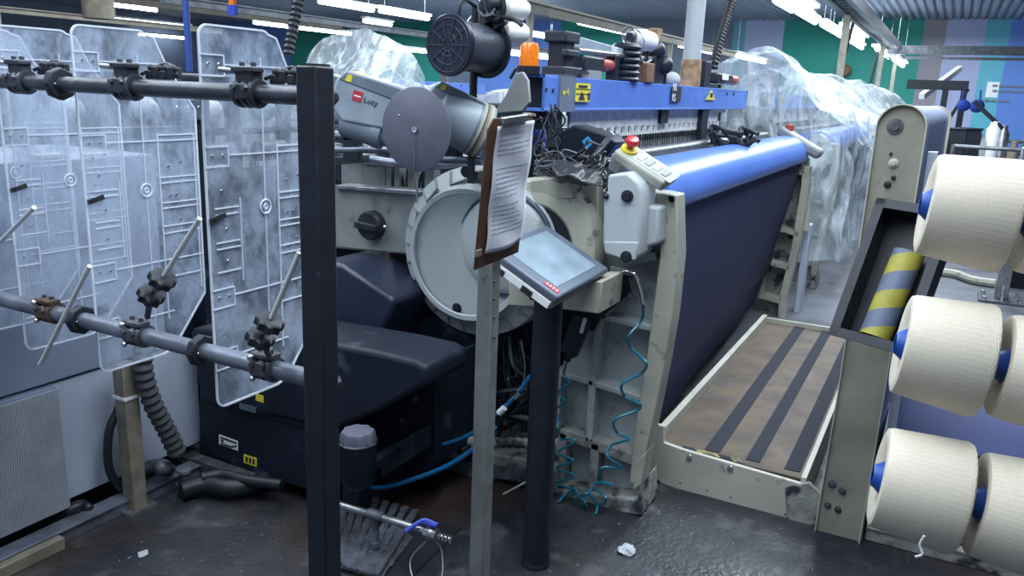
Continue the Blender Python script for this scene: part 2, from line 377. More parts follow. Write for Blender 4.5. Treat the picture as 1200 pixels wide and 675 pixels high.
# vertical pipes and hoses from the ceiling
q = P(116, 22, 'y', 6); MB_ = MB().cyl((q.x, 6, q.z), (q.x, 6, CZ), .115, n=20)
tag(MB_.build('ceiling_pipe', 'wood_pole'), 'brown pipe hanging from the ceiling above the second clear panel', 'pipe')
q = P(222, 84, 'y', 3.6); tag(MB().cyl((q.x, 3.6, q.z), (q.x, 3.6, CZ + .02), .017).build('pole', 'dark_blue_pole'), 'thin dark blue pole between the second and third clear panels', 'pole')
q = P(273, 18, 'y', 4); t = thing('strap', 'orange and blue strap end hanging above the third clear panel', 'strap', (q.x, 4, q.z))
MB().box((q.x - .015, 3.97, q.z), (q.x + .015, 4.03, q.z + .06)).build('blue_end', 'valve_blue', t); MB().box((q.x - .012, 3.98, q.z + .06), (q.x + .012, 4.02, CZ)).build('webbing', 'orange_lens', t)
def corr_hose(pts, r, name, lab, m='hose_black', cat='hose', n=10, step=None):
    pts = catmull(pts, 30); L = sum((pts[i + 1] - pts[i]).length for i in range(len(pts) - 1)); k = max(int(L / (step or r * .5)), 4)
    # even resampling
    out = [pts[0]]; acc = 0; d = L / k; i = 0; cur = pts[0]; rem = d
    while i < len(pts) - 1 and len(out) < k:
        seg = (pts[i + 1] - cur).length
        if seg >= rem: cur = cur + (pts[i + 1] - cur).normalized() * rem; out.append(cur.copy()); rem = d
        else: rem -= seg; i += 1; cur = pts[i]
    b = MB().tube(out, r, n, 0, corr=.12); o = b.build(name, m, smooth=False)
    return tag(o, lab, cat)
corr_hose(Q([(352, -18), (347, 15), (340, 50), (338, 66)], 'y', 2.4), .022, 'corrugated_hose', 'black corrugated hose hanging behind the third clear panel')
# ------------------------------------------------------------------ rack and clutter in the far right corner
t = thing('gantry', 'black steel frame standing in front of the grey and lilac wall', 'gantry', (18, .6, 0))
a, c = P(1063, 98, 'x', 18), P(1135, 102, 'x', 18)
MB().box((18, a.y, a.z - .1), (18.1, c.y, a.z + .08)).build('top_beam', 'black_paint', t)
for px in (1108, 1130): q = P(px, 105, 'x', 18); MB().box((18, q.y - .06, 0), (18.1, q.y + .05, q.z)).build('leg', 'black_paint', t)
q = P(1135, 104, 'x', 18); MB().bar((18.05, q.y, q.z), (18.05, q.y + .25, q.z - .6), .06, .06).build('brace', 'black_paint', t)
q = P(1136, 124, 'x', 17)
b = MB().ball((17, q.y + .09, q.z), .115, 8, (.6, .95, .9)).ball((17, q.y - .12, q.z), .13, 8, (.6, .95, .9)).tube([(17, q.y + .15, q.z), (17, q.y + .12, q.z + .28)], .015).tube([(17, q.y - .16, q.z), (17, q.y - .14, q.z + .28)], .015)
tag(b.build('blue_bag', 'blue_cloth'), 'pair of small blue bags hanging near the black frame', 'bag')
wt = 14.5   # workbench with rails
t = thing('trolley', 'long dark tube-frame trolley with grey rails below the teal wall', 'trolley', (13.5, -.9, 0))
a, c = P(1112, 147, 'x', wt), P(1203, 166, 'x', wt); yr, zt = a.y, 1.15
b = MB()
for z in (1.13, .95, .62, .3): b.cyl((wt, yr, z), (wt, yr - 3.2, z), .025, n=8)
for z in (1.13, .3): b.cyl((wt, yr, z), (wt - 3, yr, z), .025, n=8).cyl((wt - 3, yr - .1, z), (wt - 3, yr - 3.2, z), .025, n=8)
b.each('rail', 'rack_steel', t)
b = MB()
for i in range(7): b.cyl((wt, yr - i * .52, 0), (wt, yr - i * .52, 1.2), .028, n=8)
for i in range(4): b.cyl((wt - 3, yr - .1 - i, 0), (wt - 3, yr - .1 - i, 1.15), .028, n=8)
b.each('upright', 'steel', t)
MB().box((wt - 2.9, yr - 3.1, .42), (wt - .1, yr - .1, .46)).box((wt - 2.9, yr - 3.1, .78), (wt - .1, yr - .1, .8)).each('shelf', 'black_paint', t)
for k, (px, py, w, h, m, lab, nm) in enumerate(((1123, 138, .3, .28, 'black_paint', 'black box left on the trolley', 'box'), (1140, 140, .28, .3, 'machine_black', 'second dark box on the trolley, right of the black box', 'box'),
        (1165, 152, .2, .5, 'white_label', 'tall white canister on the trolley', 'canister'), (1177, 150, .16, .45, 'steel', 'grey canister on the trolley, right of the white one', 'canister'),
        (1188, 172, .16, .22, 'wood_pole', 'tan bundle at the right end of the trolley', 'bundle'), (1152, 160, .2, .3, 'cover_grey', 'pale grey tub on the trolley beside the dark boxes', 'tub'))):
    q = P(px, py, 'x', wt - .5); bb = MB()
    zb = 1.16 if k < 2 else .8
    if k < 2: bb.box((q.x - w / 2, q.y - w / 2, .8), (q.x + w / 2, q.y + w / 2, 1.16 + h * .4)); bb.box((q.x - w / 2 - .02, q.y - w / 2 - .02, 1.16 + h * .4), (q.x + w / 2 + .02, q.y + w / 2 + .02, 1.19 + h * .4))
    else: bb.lathe((q.x, q.y, .8), Z_, [(w / 2, 0), (w / 2, h), (w / 2 * .6, h + .06), (w / 2 * .6, h + .12)], 14)
    tag(bb.build(nm, m, bevel=.01), lab, nm)
q = P(1158, 140, 'x', 14.0); b = MB().bar(q + V((0, .22, .25)), q + V((0, -.2, -.12)), .1, .06).bar(q + V((0, -.2, -.12)), q + V((0, -.2, -.6)), .06, .06)
tag(b.build('barcode_scanner', 'machine_black'), 'dark slanted device on a stand above the trolley', 'device')
# notices on the teal wall
def flat(name, px, py, w, h, x, m, lab):
    q = P(px, py, 'x', x); tag(MB().box((x - .01, q.y - w / 2, q.z - h / 2), (x, q.y + w / 2, q.z + h / 2)).build(name, m), lab, 'notice')
flat('notice', 1163, 105, .3, .42, 27, 'white_label', 'small white notice pinned to the teal wall')
t = thing('wall_lettering', 'faint dark lettering on the teal wall right of the white notice', 'lettering', P(1182, 106, 'x', 26.98))
for i, (px, py) in enumerate(((1180, 101), (1180, 107), (1163, 118))):
    q = P(px, py, 'x', 26.98); b = MB()
    for k in range(5): b.box((26.97, q.y + .35 - k * .16, q.z - .03), (26.99, q.y + .23 - k * .16, q.z + .03))
    b.each('letter_mark', 'feeder_dark', t)
q = P(991, 83, 'x', 26.98); tag(MB().cyl((26.7, q.y, q.z), (27, q.y, q.z), .17, n=20).lathe((26.7, q.y, q.z), -X_, [(.17, 0), (.12, .05), (.0, .06)], 20).build('round_fan', 'wood_dark'), 'round brown fitting on the green wall', 'wall fitting')
# steel stand with a base plate on the grey floor, right
q = P(1172, 352, 'z', 0); t = thing('steel_stand', 'galvanised floor stand with a square base plate behind the yarn cones', 'stand', q)
MB().box((q.x - .17, q.y - .17, 0), (q.x + .17, q.y + .17, .02)).build('base_plate', 'dirty_steel', t, bevel=.004)
MB().box((q.x - .05, q.y - .05, .02), (q.x + .05, q.y + .05, 1.3)).build('post', 'steel', t, bevel=.008)
MB().prism([(q.x - .15, q.y - .01, .02), (q.x - .05, q.y - .01, .02), (q.x - .05, q.y - .01, .16)], (0, .02, 0)).prism([(q.x + .15, q.y - .01, .02), (q.x + .05, q.y - .01, .02), (q.x + .05, q.y - .01, .16)], (0, .02, 0)).each('gusset', 'dirty_steel', t)
for sx in (-1, 1):
    for sy in (-1, 1): MB().cyl((q.x + sx * .13, q.y + sy * .13, .02), (q.x + sx * .13, q.y + sy * .13, .045), .018, n=6).build('bolt', 'chrome', t)
pts = [P(x, y, 'z', .04) for x, y in ((1098, 318), (1120, 321), (1140, 328), (1166, 332))]
tag(MB().tube(pts, .04, 8).build('floor_hose', 'cast_beige'), 'beige hose lying on the grey floor behind the cones', 'hose')
q = P(1190, 338, 'z', 0); tag(MB().box((q.x, q.y - .9, 0), (q.x + .9, q.y + .12, .35)).box((q.x - .02, q.y - .92, .35), (q.x + .92, q.y + .14, .38)).build('floor_box', 'machine_black', bevel=.01), 'low black box on the floor at the right edge', 'box')
# ------------------------------------------------------------------ clear plastic sheeting
def sheet_mat(name, dens, col, base=.18):
    m = bpy.data.materials.new(name); m.use_nodes = True; nt = m.node_tree; N = nt.nodes; L = nt.links; b = N['Principled BSDF']
    b.inputs['Base Color'].default_value = (*col, 1); b.inputs['Roughness'].default_value = .22; b.inputs['Specular IOR Level'].default_value = .8
    g = N.new('ShaderNodeNewGeometry'); mp = N.new('ShaderNodeMapping'); mp.inputs['Scale'].default_value = (1, 1, .35); L.new(g.outputs['Position'], mp.inputs[0])
    n = N.new('ShaderNodeTexNoise'); n.inputs['Scale'].default_value = 4.5; n.inputs['Detail'].default_value = 6; n.inputs['Distortion'].default_value = 2.2; L.new(mp.outputs[0], n.inputs['Vector'])
    r = N.new('ShaderNodeMapRange'); r.inputs['From Min'].default_value = .42; r.inputs['From Max'].default_value = .66; r.inputs['To Min'].default_value = base; r.inputs['To Max'].default_value = dens
    L.new(n.outputs['Fac'], r.inputs['Value']); L.new(r.outputs[0], b.inputs['Alpha'])
    bp = N.new('ShaderNodeBump'); bp.inputs['Strength'].default_value = .9; bp.inputs['Distance'].default_value = .05; L.new(n.outputs['Fac'], bp.inputs['Height']); L.new(bp.outputs[0], b.inputs['Normal'])
    MT[name] = m
sheet_mat('clear_sheet', .68, (.62, .72, .8), .26); sheet_mat('white_sheet', .95, (.8, .85, .9), .5)
def fold(p, a=.06, s=2.3):
    return noise.noise_vector(p * s) * a + noise.noise_vector(p * s * 3.1) * a * .35
def drape(name, lab, x0, x1, prof, m, nx=60, ends=True, zf=None, seed=0, a=.07):
    """sheet over a machine: prof = outline (y, z) over the top; zf(x) lifts the top along the length"""
    prof = [V((0, y, z)) for y, z in prof]; pr2 = catmull(prof, 8); k = len(pr2) - 1
    top = max(p.z for p in prof)
    def fn(u, v):
        x = x0 + (x1 - x0) * u; p = pr2[round(v * k)]; w = max(0, (p.z - .3) / (top - .3))
        q = V((x, p.y, p.z + (zf(x) if zf else 0) * w)); q += fold(q + V((seed, 0, 0)), a)
        if p.z < 1.2: q.y += math.sin(x * 9 + math.sin(x * 3) * 2) * .05
        return q
    b = MB().grid(fn, nx, k)
    if ends:
        def fe(u, v):   # near end, falls from the top outline to the hem
            p = pr2[round(v * k)]; zt = p.z + (zf(x0) if zf else 0) * max(0, (p.z - .3) / (top - .3)); z = zt + (min(.3, zt) - zt) * u
            q0 = V((x0, p.y, zt)); q = V((x0 - .1 * u, p.y + math.sin(p.y * 14) * .03 * u, z)); 
            return q + fold(q0 + V((seed, 0, 0)), a) * (1 - u) + fold(q + V((seed, 0, 0)), a) * u + V((math.sin(p.y * 17 + z * 2) * .045 * u, 0, 0))
        b.grid(fe, 26, k)
    o = b.build(name, m); return tag(o, lab, 'plastic sheet')
# ================================================================== THE LOOM
XF = 2.78            # outer face of the near side frame
loom = thing('weaving_loom', 'grey weaving loom with a blue cross beam, uncovered, filling the middle', 'loom', (4.5, 1.4, 0))
def fp(pts, x=XF): return Q(pts, 'x', x)
# near side frame: plate with raised ribs
out = fp([(698, 218), (776, 226), (792, 229), (794, 300), (787, 370), (777, 430), (766, 485), (756, 530), (749, 574), (748, 603), (652, 590), (640, 520), (652, 430), (662, 392), (690, 372), (704, 330)])
b = MB().prism([p + V((.07, 0, 0)) for p in out], (.03, 0, 0))
sf = b.build('side_frame', 'cast_grey', loom)
def rib(pts, w, nm='rib', m='cast_grey', x0=0, x1=.075):
    b = MB()
    for a, c in zip(pts[:-1], pts[1:]):
        p, q = P(*a, 'x', XF), P(*c, 'x', XF); b.bar(p + V(((x0 + x1) / 2, 0, 0)), q + V(((x0 + x1) / 2, 0, 0)), x1 - x0, w, up=(q - p).cross(X_))
    return b.build(nm, m, sf, bevel=.003)
def strip(pl, pr, m, nm, x0=-.012, x1=.09):   # band between two px outlines
    return MB().prism(fp(pl + pr[::-1], XF + x0), (x1 - x0, 0, 0)).build(nm, m, sf, bevel=.005)
strip([(772, 226), (773, 300), (764, 370), (756, 430), (747, 485), (741, 530), (737, 566)], [(793, 229), (795, 300), (788, 370), (778, 430), (767, 485), (757, 530), (751, 568)], 'cast_beige', 'edge_flange')
strip([(720, 219), (722, 232)], [(792, 229), (792, 246)], 'cast_beige', 'top_flange')
for pts, w in (([(735, 330), (705, 372), (702, 380), (694, 440), (690, 518)], .03), ([(705, 372), (766, 386)], .022), ([(650, 436), (695, 450), (752, 468)], .022), ([(768, 300), (735, 306)], .03), ([(655, 440), (652, 508)], .02)): rib(pts, w)
for pts, w in (([(650, 507), (690, 519), (746, 541)], .045), ([(697, 520), (693, 582)], .035), ([(650, 572), (693, 582), (738, 592)], .05), ([(660, 508), (657, 575)], .03)): rib(pts, w, 'lower_rib', 'cast_dirty')
MB().prism(fp([(649, 574), (746, 585), (751, 566), (757, 536), (757, 530), (752, 606), (744, 614), (648, 600)][:3] + [(752, 605), (648, 592)], XF - .02), (.2, 0, 0)).build('foot', 'cast_dirty', sf, bevel=.01)
MB().prism(fp([(745, 541), (757, 530), (752, 568), (741, 575)], XF - .015), (.1, 0, 0)).build('foot_block', 'cast_beige', sf, bevel=.004)
# far frame and rear structure
XR = 6.25
out = Q([(944, 205), (945, 215), (932, 290), (919, 345), (916, 385), (872, 398), (876, 375), (893, 320), (915, 240), (912, 205)], 'x', XR)
b = MB().prism([p + V((.05, 0, 0)) for p in out], (.05, 0, 0)); ff = b.build('far_side_frame', 'cast_dirty', loom)
b = MB()
def ribx(b, pts, w, x, d=.07):
    for a, c in zip(pts[:-1], pts[1:]):
        p, q = P(*a, 'x', x), P(*c, 'x', x); b.bar(p - V((d / 2, 0, 0)), q - V((d / 2, 0, 0)), d + .05, w, up=(q - p).cross(X_))
ribx(b, [(947, 195), (946, 215), (934, 290), (920, 345), (917, 392)], .05, XR); b.build('edge_flange', 'cast_beige', ff)
b = MB(); ribx(b, [(914, 266), (938, 273)], .03, XR); ribx(b, [(902, 305), (927, 312)], .03, XR); ribx(b, [(892, 343), (917, 350)], .04, XR); ribx(b, [(914, 230), (912, 268)], .03, XR); ribx(b, [(900, 306), (895, 342)], .03, XR)
b.each('rib', 'cast_beige', ff)
MB().bar(P(948, 262, 'x', XR + .2), P(932, 385, 'x', XR + .2), .12, .05, up=Y_).build('side_cover', 'cabinet_light', ff, bevel=.01)
MB().box((XR + .1, .95, .75), (XR + .35, 1.5, 1.25)).box((XR + .1, 1.1, .1), (XR + .3, 1.6, .7)).each('drive_box', 'cast_dirty', ff, bevel=.01)
# --- lower cross members, dark machine interior
b = MB().box((2.95, 1.05, .35), (6.2, 1.15, .5)).box((2.95, 1.75, .2), (6.2, 1.95, .4)).box((2.9, 1.2, .9), (6.2, 1.26, 1.0)).box((2.95, 2.3, .5), (6.2, 2.4, .9))
b.each('cross_member', 'machine_black', loom)
MB().lathe((3.0, 1.95, .62), X_, [(.33, 0), (.33, .04), (.26, .05), (.26, 3.05), (.33, 3.06), (.33, 3.1)], 40).build('warp_beam', 'denim', loom)
# --- blue cross beam
bm0, bm1 = 2.86, 6.35
ye, yw = 1.47, 1.40; zb, zt = 1.525, 1.66
b = MB().box((bm0, yw, zb), (bm1, yw + .01, zt)).box((bm0, ye + .05, zb), (bm1, ye + .06, zt)).box((bm0, yw, zt - .01), (bm1, ye + .06, zt)).box((bm0, yw, zb), (bm1, ye + .06, zb + .01))
cb = b.build('cross_beam', 'beam_blue', loom, bevel=.002)
MB().box((bm0 + .02, yw + .012, zb + .012), (bm0 + .04, ye + .048, zt - .012)).build('end_cap_or_shade', 'machine_black', cb)  # black plate put in for the shade inside the open hollow beam
def bx(px): return P(px, 105, 'y', yw).x
MB().box((bx(655), yw - .006, zb - .004), (bx(673), yw + .0, zt + .004)).box((bx(655), yw - .006, zt), (bx(673), ye + .06, zt + .006)).build('joint_plate', 'feeder_dark', cb)
def hol(px0, py0, r): q = P(px0, py0, 'y', yw); MB().lathe((q.x, yw - .003, q.z), Y_, [(r, 0), (r, .004)], 12).build('hole', 'black_ink', cb)
hol(640, 105, .008); hol(648, 106, .008); hol(852, 110, .012); hol(860, 110, .012)
lb = MB().box((bx(673), yw - .008, P(673, 119, 'y', yw).z), (bx(690), yw - .006, P(673, 97, 'y', yw).z)).build('warning_label', 'yellow', cb); lb['label'] = 'yellow warning label with black symbols'
z0, z1 = P(680, 117, 'y', yw).z, P(680, 99, 'y', yw).z
b = MB()
for zz in (.36, .68): b.box((bx(673), yw - .0095, z0 + (z1 - z0) * zz), (bx(690), yw - .008, z0 + (z1 - z0) * (zz + .05)))
b.prism([(bx(676), yw - .0095, z0), (bx(684), yw - .0095, z0), (bx(680), yw - .0095, z0 + .035)], (0, .0015, 0)).box((bx(676), yw - .0095, z0 + .05), (bx(686), yw - .008, z0 + .06)).box((bx(677), yw - .0095, z0 + .105), (bx(687), yw - .008, z0 + .115)).box((bx(687), yw - .0095, z0 + .0), (bx(689.5), yw - .008, z0 + .03))
b.build('symbols', 'black_ink', lb)
l2 = MB().box((bx(786), yw - .008, P(790, 119, 'y', yw).z), (bx(797), yw - .006, P(790, 101, 'y', yw).z)).build('code_label', 'black_ink', cb); q = P(790, 116, 'y', yw)
text(1, 'N5\nKS', 'white_label', l2, (bx(786.6), yw - .009, q.z + .045), X_, Z_, .042)
l3 = MB().prism([(bx(827), yw - .007, P(832, 117, 'y', yw).z), (bx(838), yw - .007, P(832, 117, 'y', yw).z), (bx(833), yw - .007, P(832, 105, 'y', yw).z)], (0, .002, 0)).build('warning_triangle', 'yellow', cb)
MB().box((bx(831.5), yw - .009, P(832, 114, 'y', yw).z), (bx(834.5), yw - .007, P(832, 109, 'y', yw).z)).build('symbols', 'black_ink', l3)
q = P(657, 112, 'y', yw); text(1, 'w 4', 'yellow', cb, (q.x, yw - .008, q.z), X_, Z_, .03)
# --- heald rail below the beam with square holes, heald sheet
hy = 1.44
def hz(px, py): return P(px, py, 'y', hy)
a0, a1 = hz(668, 140).x, hz(842, 130).x; zt_, zb_ = 1.505, 1.43
b = MB().box((a0, hy, 1.525), (a1 + .2, hy + .02, 1.50)).box((a0, hy, 1.50), (a1, hy + .012, 1.455))
step = (a1 - a0) / 26
b.box((a0, hy, 1.455), (a1, hy + .012, 1.443)).box((a0, hy, 1.412), (a1, hy + .012, 1.398))
for i in range(27): x = a0 + i * step; b.box((x, hy, 1.443), (x + step * .5, hy + .012, 1.412))
hr = b.build('heald_rail', 'heald_white', loom)
b = MB()
for i in range(230):
    x = a0 + .02 + i * (a1 - a0) / 230; b.box((x, hy + .03 + (i % 4) * .03, .95), (x + (.012 if i % 7 < 2 else .004), hy + .033 + (i % 4) * .03, 1.41))
hs = b.build('healds', 'heald_white', loom); hs['kind'] = 'stuff'
b = MB()
for k in range(4): b.box((a0 - .1, hy + .05 + k * .05, .93), (a1 + .2, hy + .07 + k * .05, 1.05)).box((a0 - .1, hy + .05 + k * .05, 1.36), (a1 + .2, hy + .07 + k * .05, 1.42))
b.box((a0 - .05, hy + .03, 1.0), (a0, hy + .25, 1.45)).box((a1 + .1, hy + .03, 1.0), (a1 + .2, hy + .25, 1.5)); b.build('heald_frame', 'machine_black', loom)
MB().box((bx(782), hy - .02, 1.45), (bx(790), hy + .0, 1.53)).box((bx(828), hy - .03, 1.0), (bx(835), hy, 1.53)).box((2.95, hy - .02, 1.38), (3.08, hy + .2, 1.53)).each('bracket', 'machine_black', loom)
MB().box((3.0, 1.75, 1.0), (6.2, 1.8, 1.42)).build('harness_back', 'bezel', loom)
# --- reed and dark sley tubes in front of the healds
b = MB().cyl((3.0, 1.22, 1.335), (6.25, 1.22, 1.335), .035, n=14).box((3.0, 1.12, 1.30), (6.25, 1.19, 1.33)); b.each('sley', 'bar_steel', loom)
b = MB().box((3.0, 1.1, 1.20), (6.25, 1.35, 1.29)); b.build('race_board', 'machine_black', loom)
# --- cloth: over the breast beam, then down to the take-up roller
def profile(pts, x0, x1, th=0): return None
RP = [(1.18, 1.315), (1.10, 1.345), (1.03, 1.352), (.96, 1.337), (.915, 1.30), (.893, 1.25), (.89, 1.205), (.905, 1.175), (.95, 1.16), (1.1, 1.16)]
ps = catmull([V((0, y, z)) for y, z in RP], 6)
b = MB().prism([V((2.93, p.y, p.z)) for p in ps], (3.3, 0, 0)); b.build('breast_beam_cover', 'roll_blue', loom)
b = MB().cyl((2.84, 1.0, 1.235), (2.93, 1.0, 1.235), .05, n=16).cyl((6.2, 1.0, 1.07), (6.3, 1.0, 1.07), .035, n=14); b.each('roller_end', 'cast_beige', loom)
MB().cyl((2.86, .885, 1.14), (3.02, .885, 1.14), .028, n=14).cyl((6.13, .93, 1.12), (6.33, .93, 1.12), .035, n=14).each('roller_stub', 'wood_pole', loom)
DP = [(1.0, 1.15), (.925, 1.16), (.935, .9), (.955, .6), (.975, .35), (1.0, .1), (1.05, .05)]
def fc(u, v):
    i = v * (len(DP) - 1); k = min(int(i), len(DP) - 2); f = i - k; y = DP[k][0] * (1 - f) + DP[k + 1][0] * f; z = DP[k][1] * (1 - f) + DP[k + 1][1] * f
    x = 2.93 + .06 * (1.15 - z) + 3.17 * u; lean = .14 * u * max(0, 1.1 - z)
    return V((x, y + lean + noise.noise(V((x * .8, 0, z * 2))) * .004, z))
cl = MB().grid(fc, 30, 36).build('denim_cloth', 'denim', None, solid=.004); tag(cl, 'dark navy denim cloth hanging below the blue breast beam of the loom', 'cloth')
# --- big round gear housing
gc = V((2.64, 1.60, .965)); RR = .345
gh = MB().lathe(gc + V((.16, 0, 0)), -X_, [(RR * .95, -.04), (RR, 0), (RR, .03), (RR * .985, .09), (RR * .80, .125), (RR * .77, .14), (RR * .74, .15), (.001, .17)], 64).build('gear_housing', 'cover_grey', loom)
hc = P(588, 288, 'x', 2.62); hu = MB().lathe((2.69, hc.y, hc.z), -X_, [(.235, -.02), (.225, .03), (.208, .04), (.198, .03), (.19, .03), (.186, .06), (.16, .078), (.001, .085)], 56).build('hub_cover', 'cover_grey', gh)
MB().ring((hc.x + .025, hc.y, hc.z), X_, .20, .006, 56, 6).build('groove', 'bezel', gh); MB().lathe((gc.x - .004, gc.y, gc.z), -X_, [(RR * .76, 0), (RR * .755, .006), (RR * .70, .008), (RR * .69, .002)], 56, cap=False).build('raised_rim', 'cover_grey', gh)
b = MB()
for k in range(26):
    a = 2 * PI * k / 26; u = V((0, math.cos(a), math.sin(a))); w = V((0, -math.sin(a), math.cos(a)))
    c0 = gc + V((.16 - .109, 0, 0)) + u * RR * .89; dr = (u * (RR * .185) + V((.035, 0, 0))).normalized()
    b.obox(c0, dr * .030, w * .004, dr.cross(w) * .005)
    if k % 2: b.obox(c0 - dr * .028 + w * RR * .12, w * .035, dr * .003, dr.cross(w) * .005)
b.each('notch', 'plate_grey', gh)
for px, py in ((546, 201), (536, 361), (551, 241)):
    q = P(px, py, 'x', gc.x + .01)
    if py != 241: MB().cyl((q.x + .02, q.y, q.z), (q.x - .012, q.y, q.z), .016, n=6).lathe((q.x, q.y, q.z), -X_, [(.022, 0), (.022, .004)], 14).build('bolt', 'black_paint', gh)
# right half of the housing: beige casting with a black disc as its opening
b = MB(); cc = P(622, 290, 'x', 2.63)
hb = MB().lathe((2.70, cc.y, cc.z), -X_, [(.255, -.05), (.255, 0), (.24, .03), (.165, .05), (.15, .04)], 44, cap=False).build('side_casting', 'cast_beige', loom)
MB().lathe((2.655, cc.y - .0, cc.z), -X_, [(.155, -.1), (.155, .0)], 36).build('opening', 'void_shade', hb)  # solid black disc painting the shade of the hole
MB().prism(fp([(596, 330), (655, 335), (690, 330), (706, 330), (702, 368), (655, 362), (596, 358)], 2.44), (.2, 0, 0)).build('lower_plate', 'cast_beige', hb, bevel=.004)
MB().prism(fp([(622, 212), (668, 205), (672, 232), (640, 235), (624, 240)], 2.66), (.1, 0, 0)).prism(fp([(655, 215), (700, 215), (706, 330), (690, 345), (674, 300), (655, 245)], 2.74), (.06, 0, 0)).each('rear_plate', 'cast_beige', hb, bevel=.004)
for px, py in ((682, 240), (660, 272), (680, 275)):
    q = P(px, py, 'x', 2.72); MB().lathe(q, -X_, [(.03, -.04), (.03, .015), (.018, .017), (.018, .03), (.0, .03)], 18).build('hub', 'dirty_steel', hb)
# grey box cover with screws + right box
bc = MB().prism(fp([(712, 205), (735, 202), (748, 214), (753, 226), (749, 300), (742, 306), (731, 304), (708, 298), (706, 284), (707, 232), (711, 224)], 2.61), (.15, 0, 0)).build('box_cover', 'cover_grey', loom, bevel=.01, seg=3)
MB().prism(fp([(707, 283), (748, 284), (745, 305), (733, 305), (709, 296)], 2.604), (.05, 0, 0)).build('lower_lip', 'cover_grey', bc, bevel=.004)
MB().prism(fp([(744, 238), (773, 243), (772, 286), (744, 294)], 2.69), (.1, 0, 0)).build('side_box', 'cover_grey', bc, bevel=.012, seg=3)
for px, py in ((735, 230), (734, 301)):
    q = P(px, py, 'x', 2.605); MB().lathe(q, -X_, [(.021, -.01), (.021, .004), (.013, .005), (.013, .012), (0, .012)], 16).build('screw', 'black_paint', bc)
for px, py in ((710, 230),): q = P(px, py, 'x', 2.605); MB().ball(q, .011).build('clip', 'black_paint', bc)
# grey side plate with black round knob
y0 = P(494, 250, 'x', 2.72)
pl = MB().prism(fp([(376, 232), (391, 228), (393, 218), (494, 226), (494, 299), (376, 288)], 2.72), (.05, 0, 0)).build('side_plate', 'plate_grey', loom, bevel=.004)
MB().prism(fp([(392, 217), (494, 224), (494, 229), (392, 221)], 2.70), (.1, 0, 0)).build('top_edge', 'steel', pl, bevel=.002)
q = P(435, 264, 'x', 2.70)
kn = MB().lathe(q + V((.02, 0, 0)), -X_, [(.062, 0), (.062, .035), (.055, .045), (.0, .047)], 32).build('rotary_knob', 'dark_plastic', pl)
MB().obox(q + V((-.035, 0, 0)), V((.012, 0, 0)), V((0, .055, .004)), V((0, -.002, .014))).build('grip', 'dark_plastic', kn, bevel=.004)
MB().ball(P(418, 263, 'x', 2.665), .007).ball(P(451, 266, 'x', 2.665), .009).each('screw', 'chrome', kn)
MB().prism(fp([(376, 289), (494, 300), (494, 330), (376, 305)], 2.78), (.1, 0, 0)).build('recess', 'void_shade', pl)  # black block drawn as the shade of a recess
# clutter above plate: rails, brackets
b = MB()
for pts, r in (([(392, 158), (440, 176), (520, 180)], .022), ([(392, 172), (450, 184), (562, 186)], .02), ([(430, 190), (570, 196)], .02)):
    p = Q(pts, 'x', 2.9); b.tube(p, r, 10, 4)
b.tube(Q([(392, 178), (470, 192), (566, 192)], 'x', 2.75), .018, 10, 4)
b.each('guide_tube', 'bar_steel_light', loom)
b = MB()
for px, w, pt, pb in ((400, 26, 188, 222), (425, 26, 190, 226), (452, 6, 184, 222), (462, 6, 186, 226), (498, 10, 190, 228), (478, 8, 186, 226), (530, 12, 190, 200)):
    p, q = P(px, pt, 'x', 2.95), P(px + w, pb, 'x', 2.95); b.box((2.95, p.y, p.z), (3.0, q.y, q.z))
b.each('bracket', 'plate_grey', loom)
b = MB()
for px, w, pt, pb in ((390, 190, 150, 235), (560, 70, 120, 220)):
    p, q = P(px, pt, 'x', 3.15), P(px + w, pb, 'x', 3.15); b.box((3.15, p.y, p.z), (3.3, q.y, q.z))
b.box((3.0, 1.2, .15), (3.1, 2.35, .95)).build('inner_housing', 'machine_black', loom, bevel=.01)
b = MB()
for k in range(16):
    px = 395 + k * 7 + random.uniform(-2, 2); p = P(px, random.uniform(196, 205), 'x', 2.97); b.tube([p, p + V((0, random.uniform(-.02, .02), -.05)), p + V((0, random.uniform(-.03, .03), -.13))], random.choice((.004, .006, .008)), 6)
b.each('thin_cable', 'dark_plastic', loom)
MB().box((2.95, P(443, 195, 'x', 2.95).y, P(443, 186, 'x', 2.95).z), (2.96, P(446, 195, 'x', 2.95).y, P(443, 200, 'x', 2.95).z)).build('white_clip', 'white_label', loom)
# cross feeders' shelf and lever at the far end
# --- things on top of the blue beam -------------------------------------------------
def on_beam(px): return V((bx(px), (yw + ye) / 2, zt))
o = V((bx(635) , ye - .01, zt)); t = thing('beacon', 'orange beacon lamp on the left end of the blue beam', 'lamp', o)
MB().lathe(o, Z_, [(.045, 0), (.045, .03)], 20).build('base', 'black_paint', t); MB().lathe(o + Z_ * .03, Z_, [(.038, 0), (.036, .07), (.03, .085), (0, .088)], 20).build('lens', 'orange_lens', t)
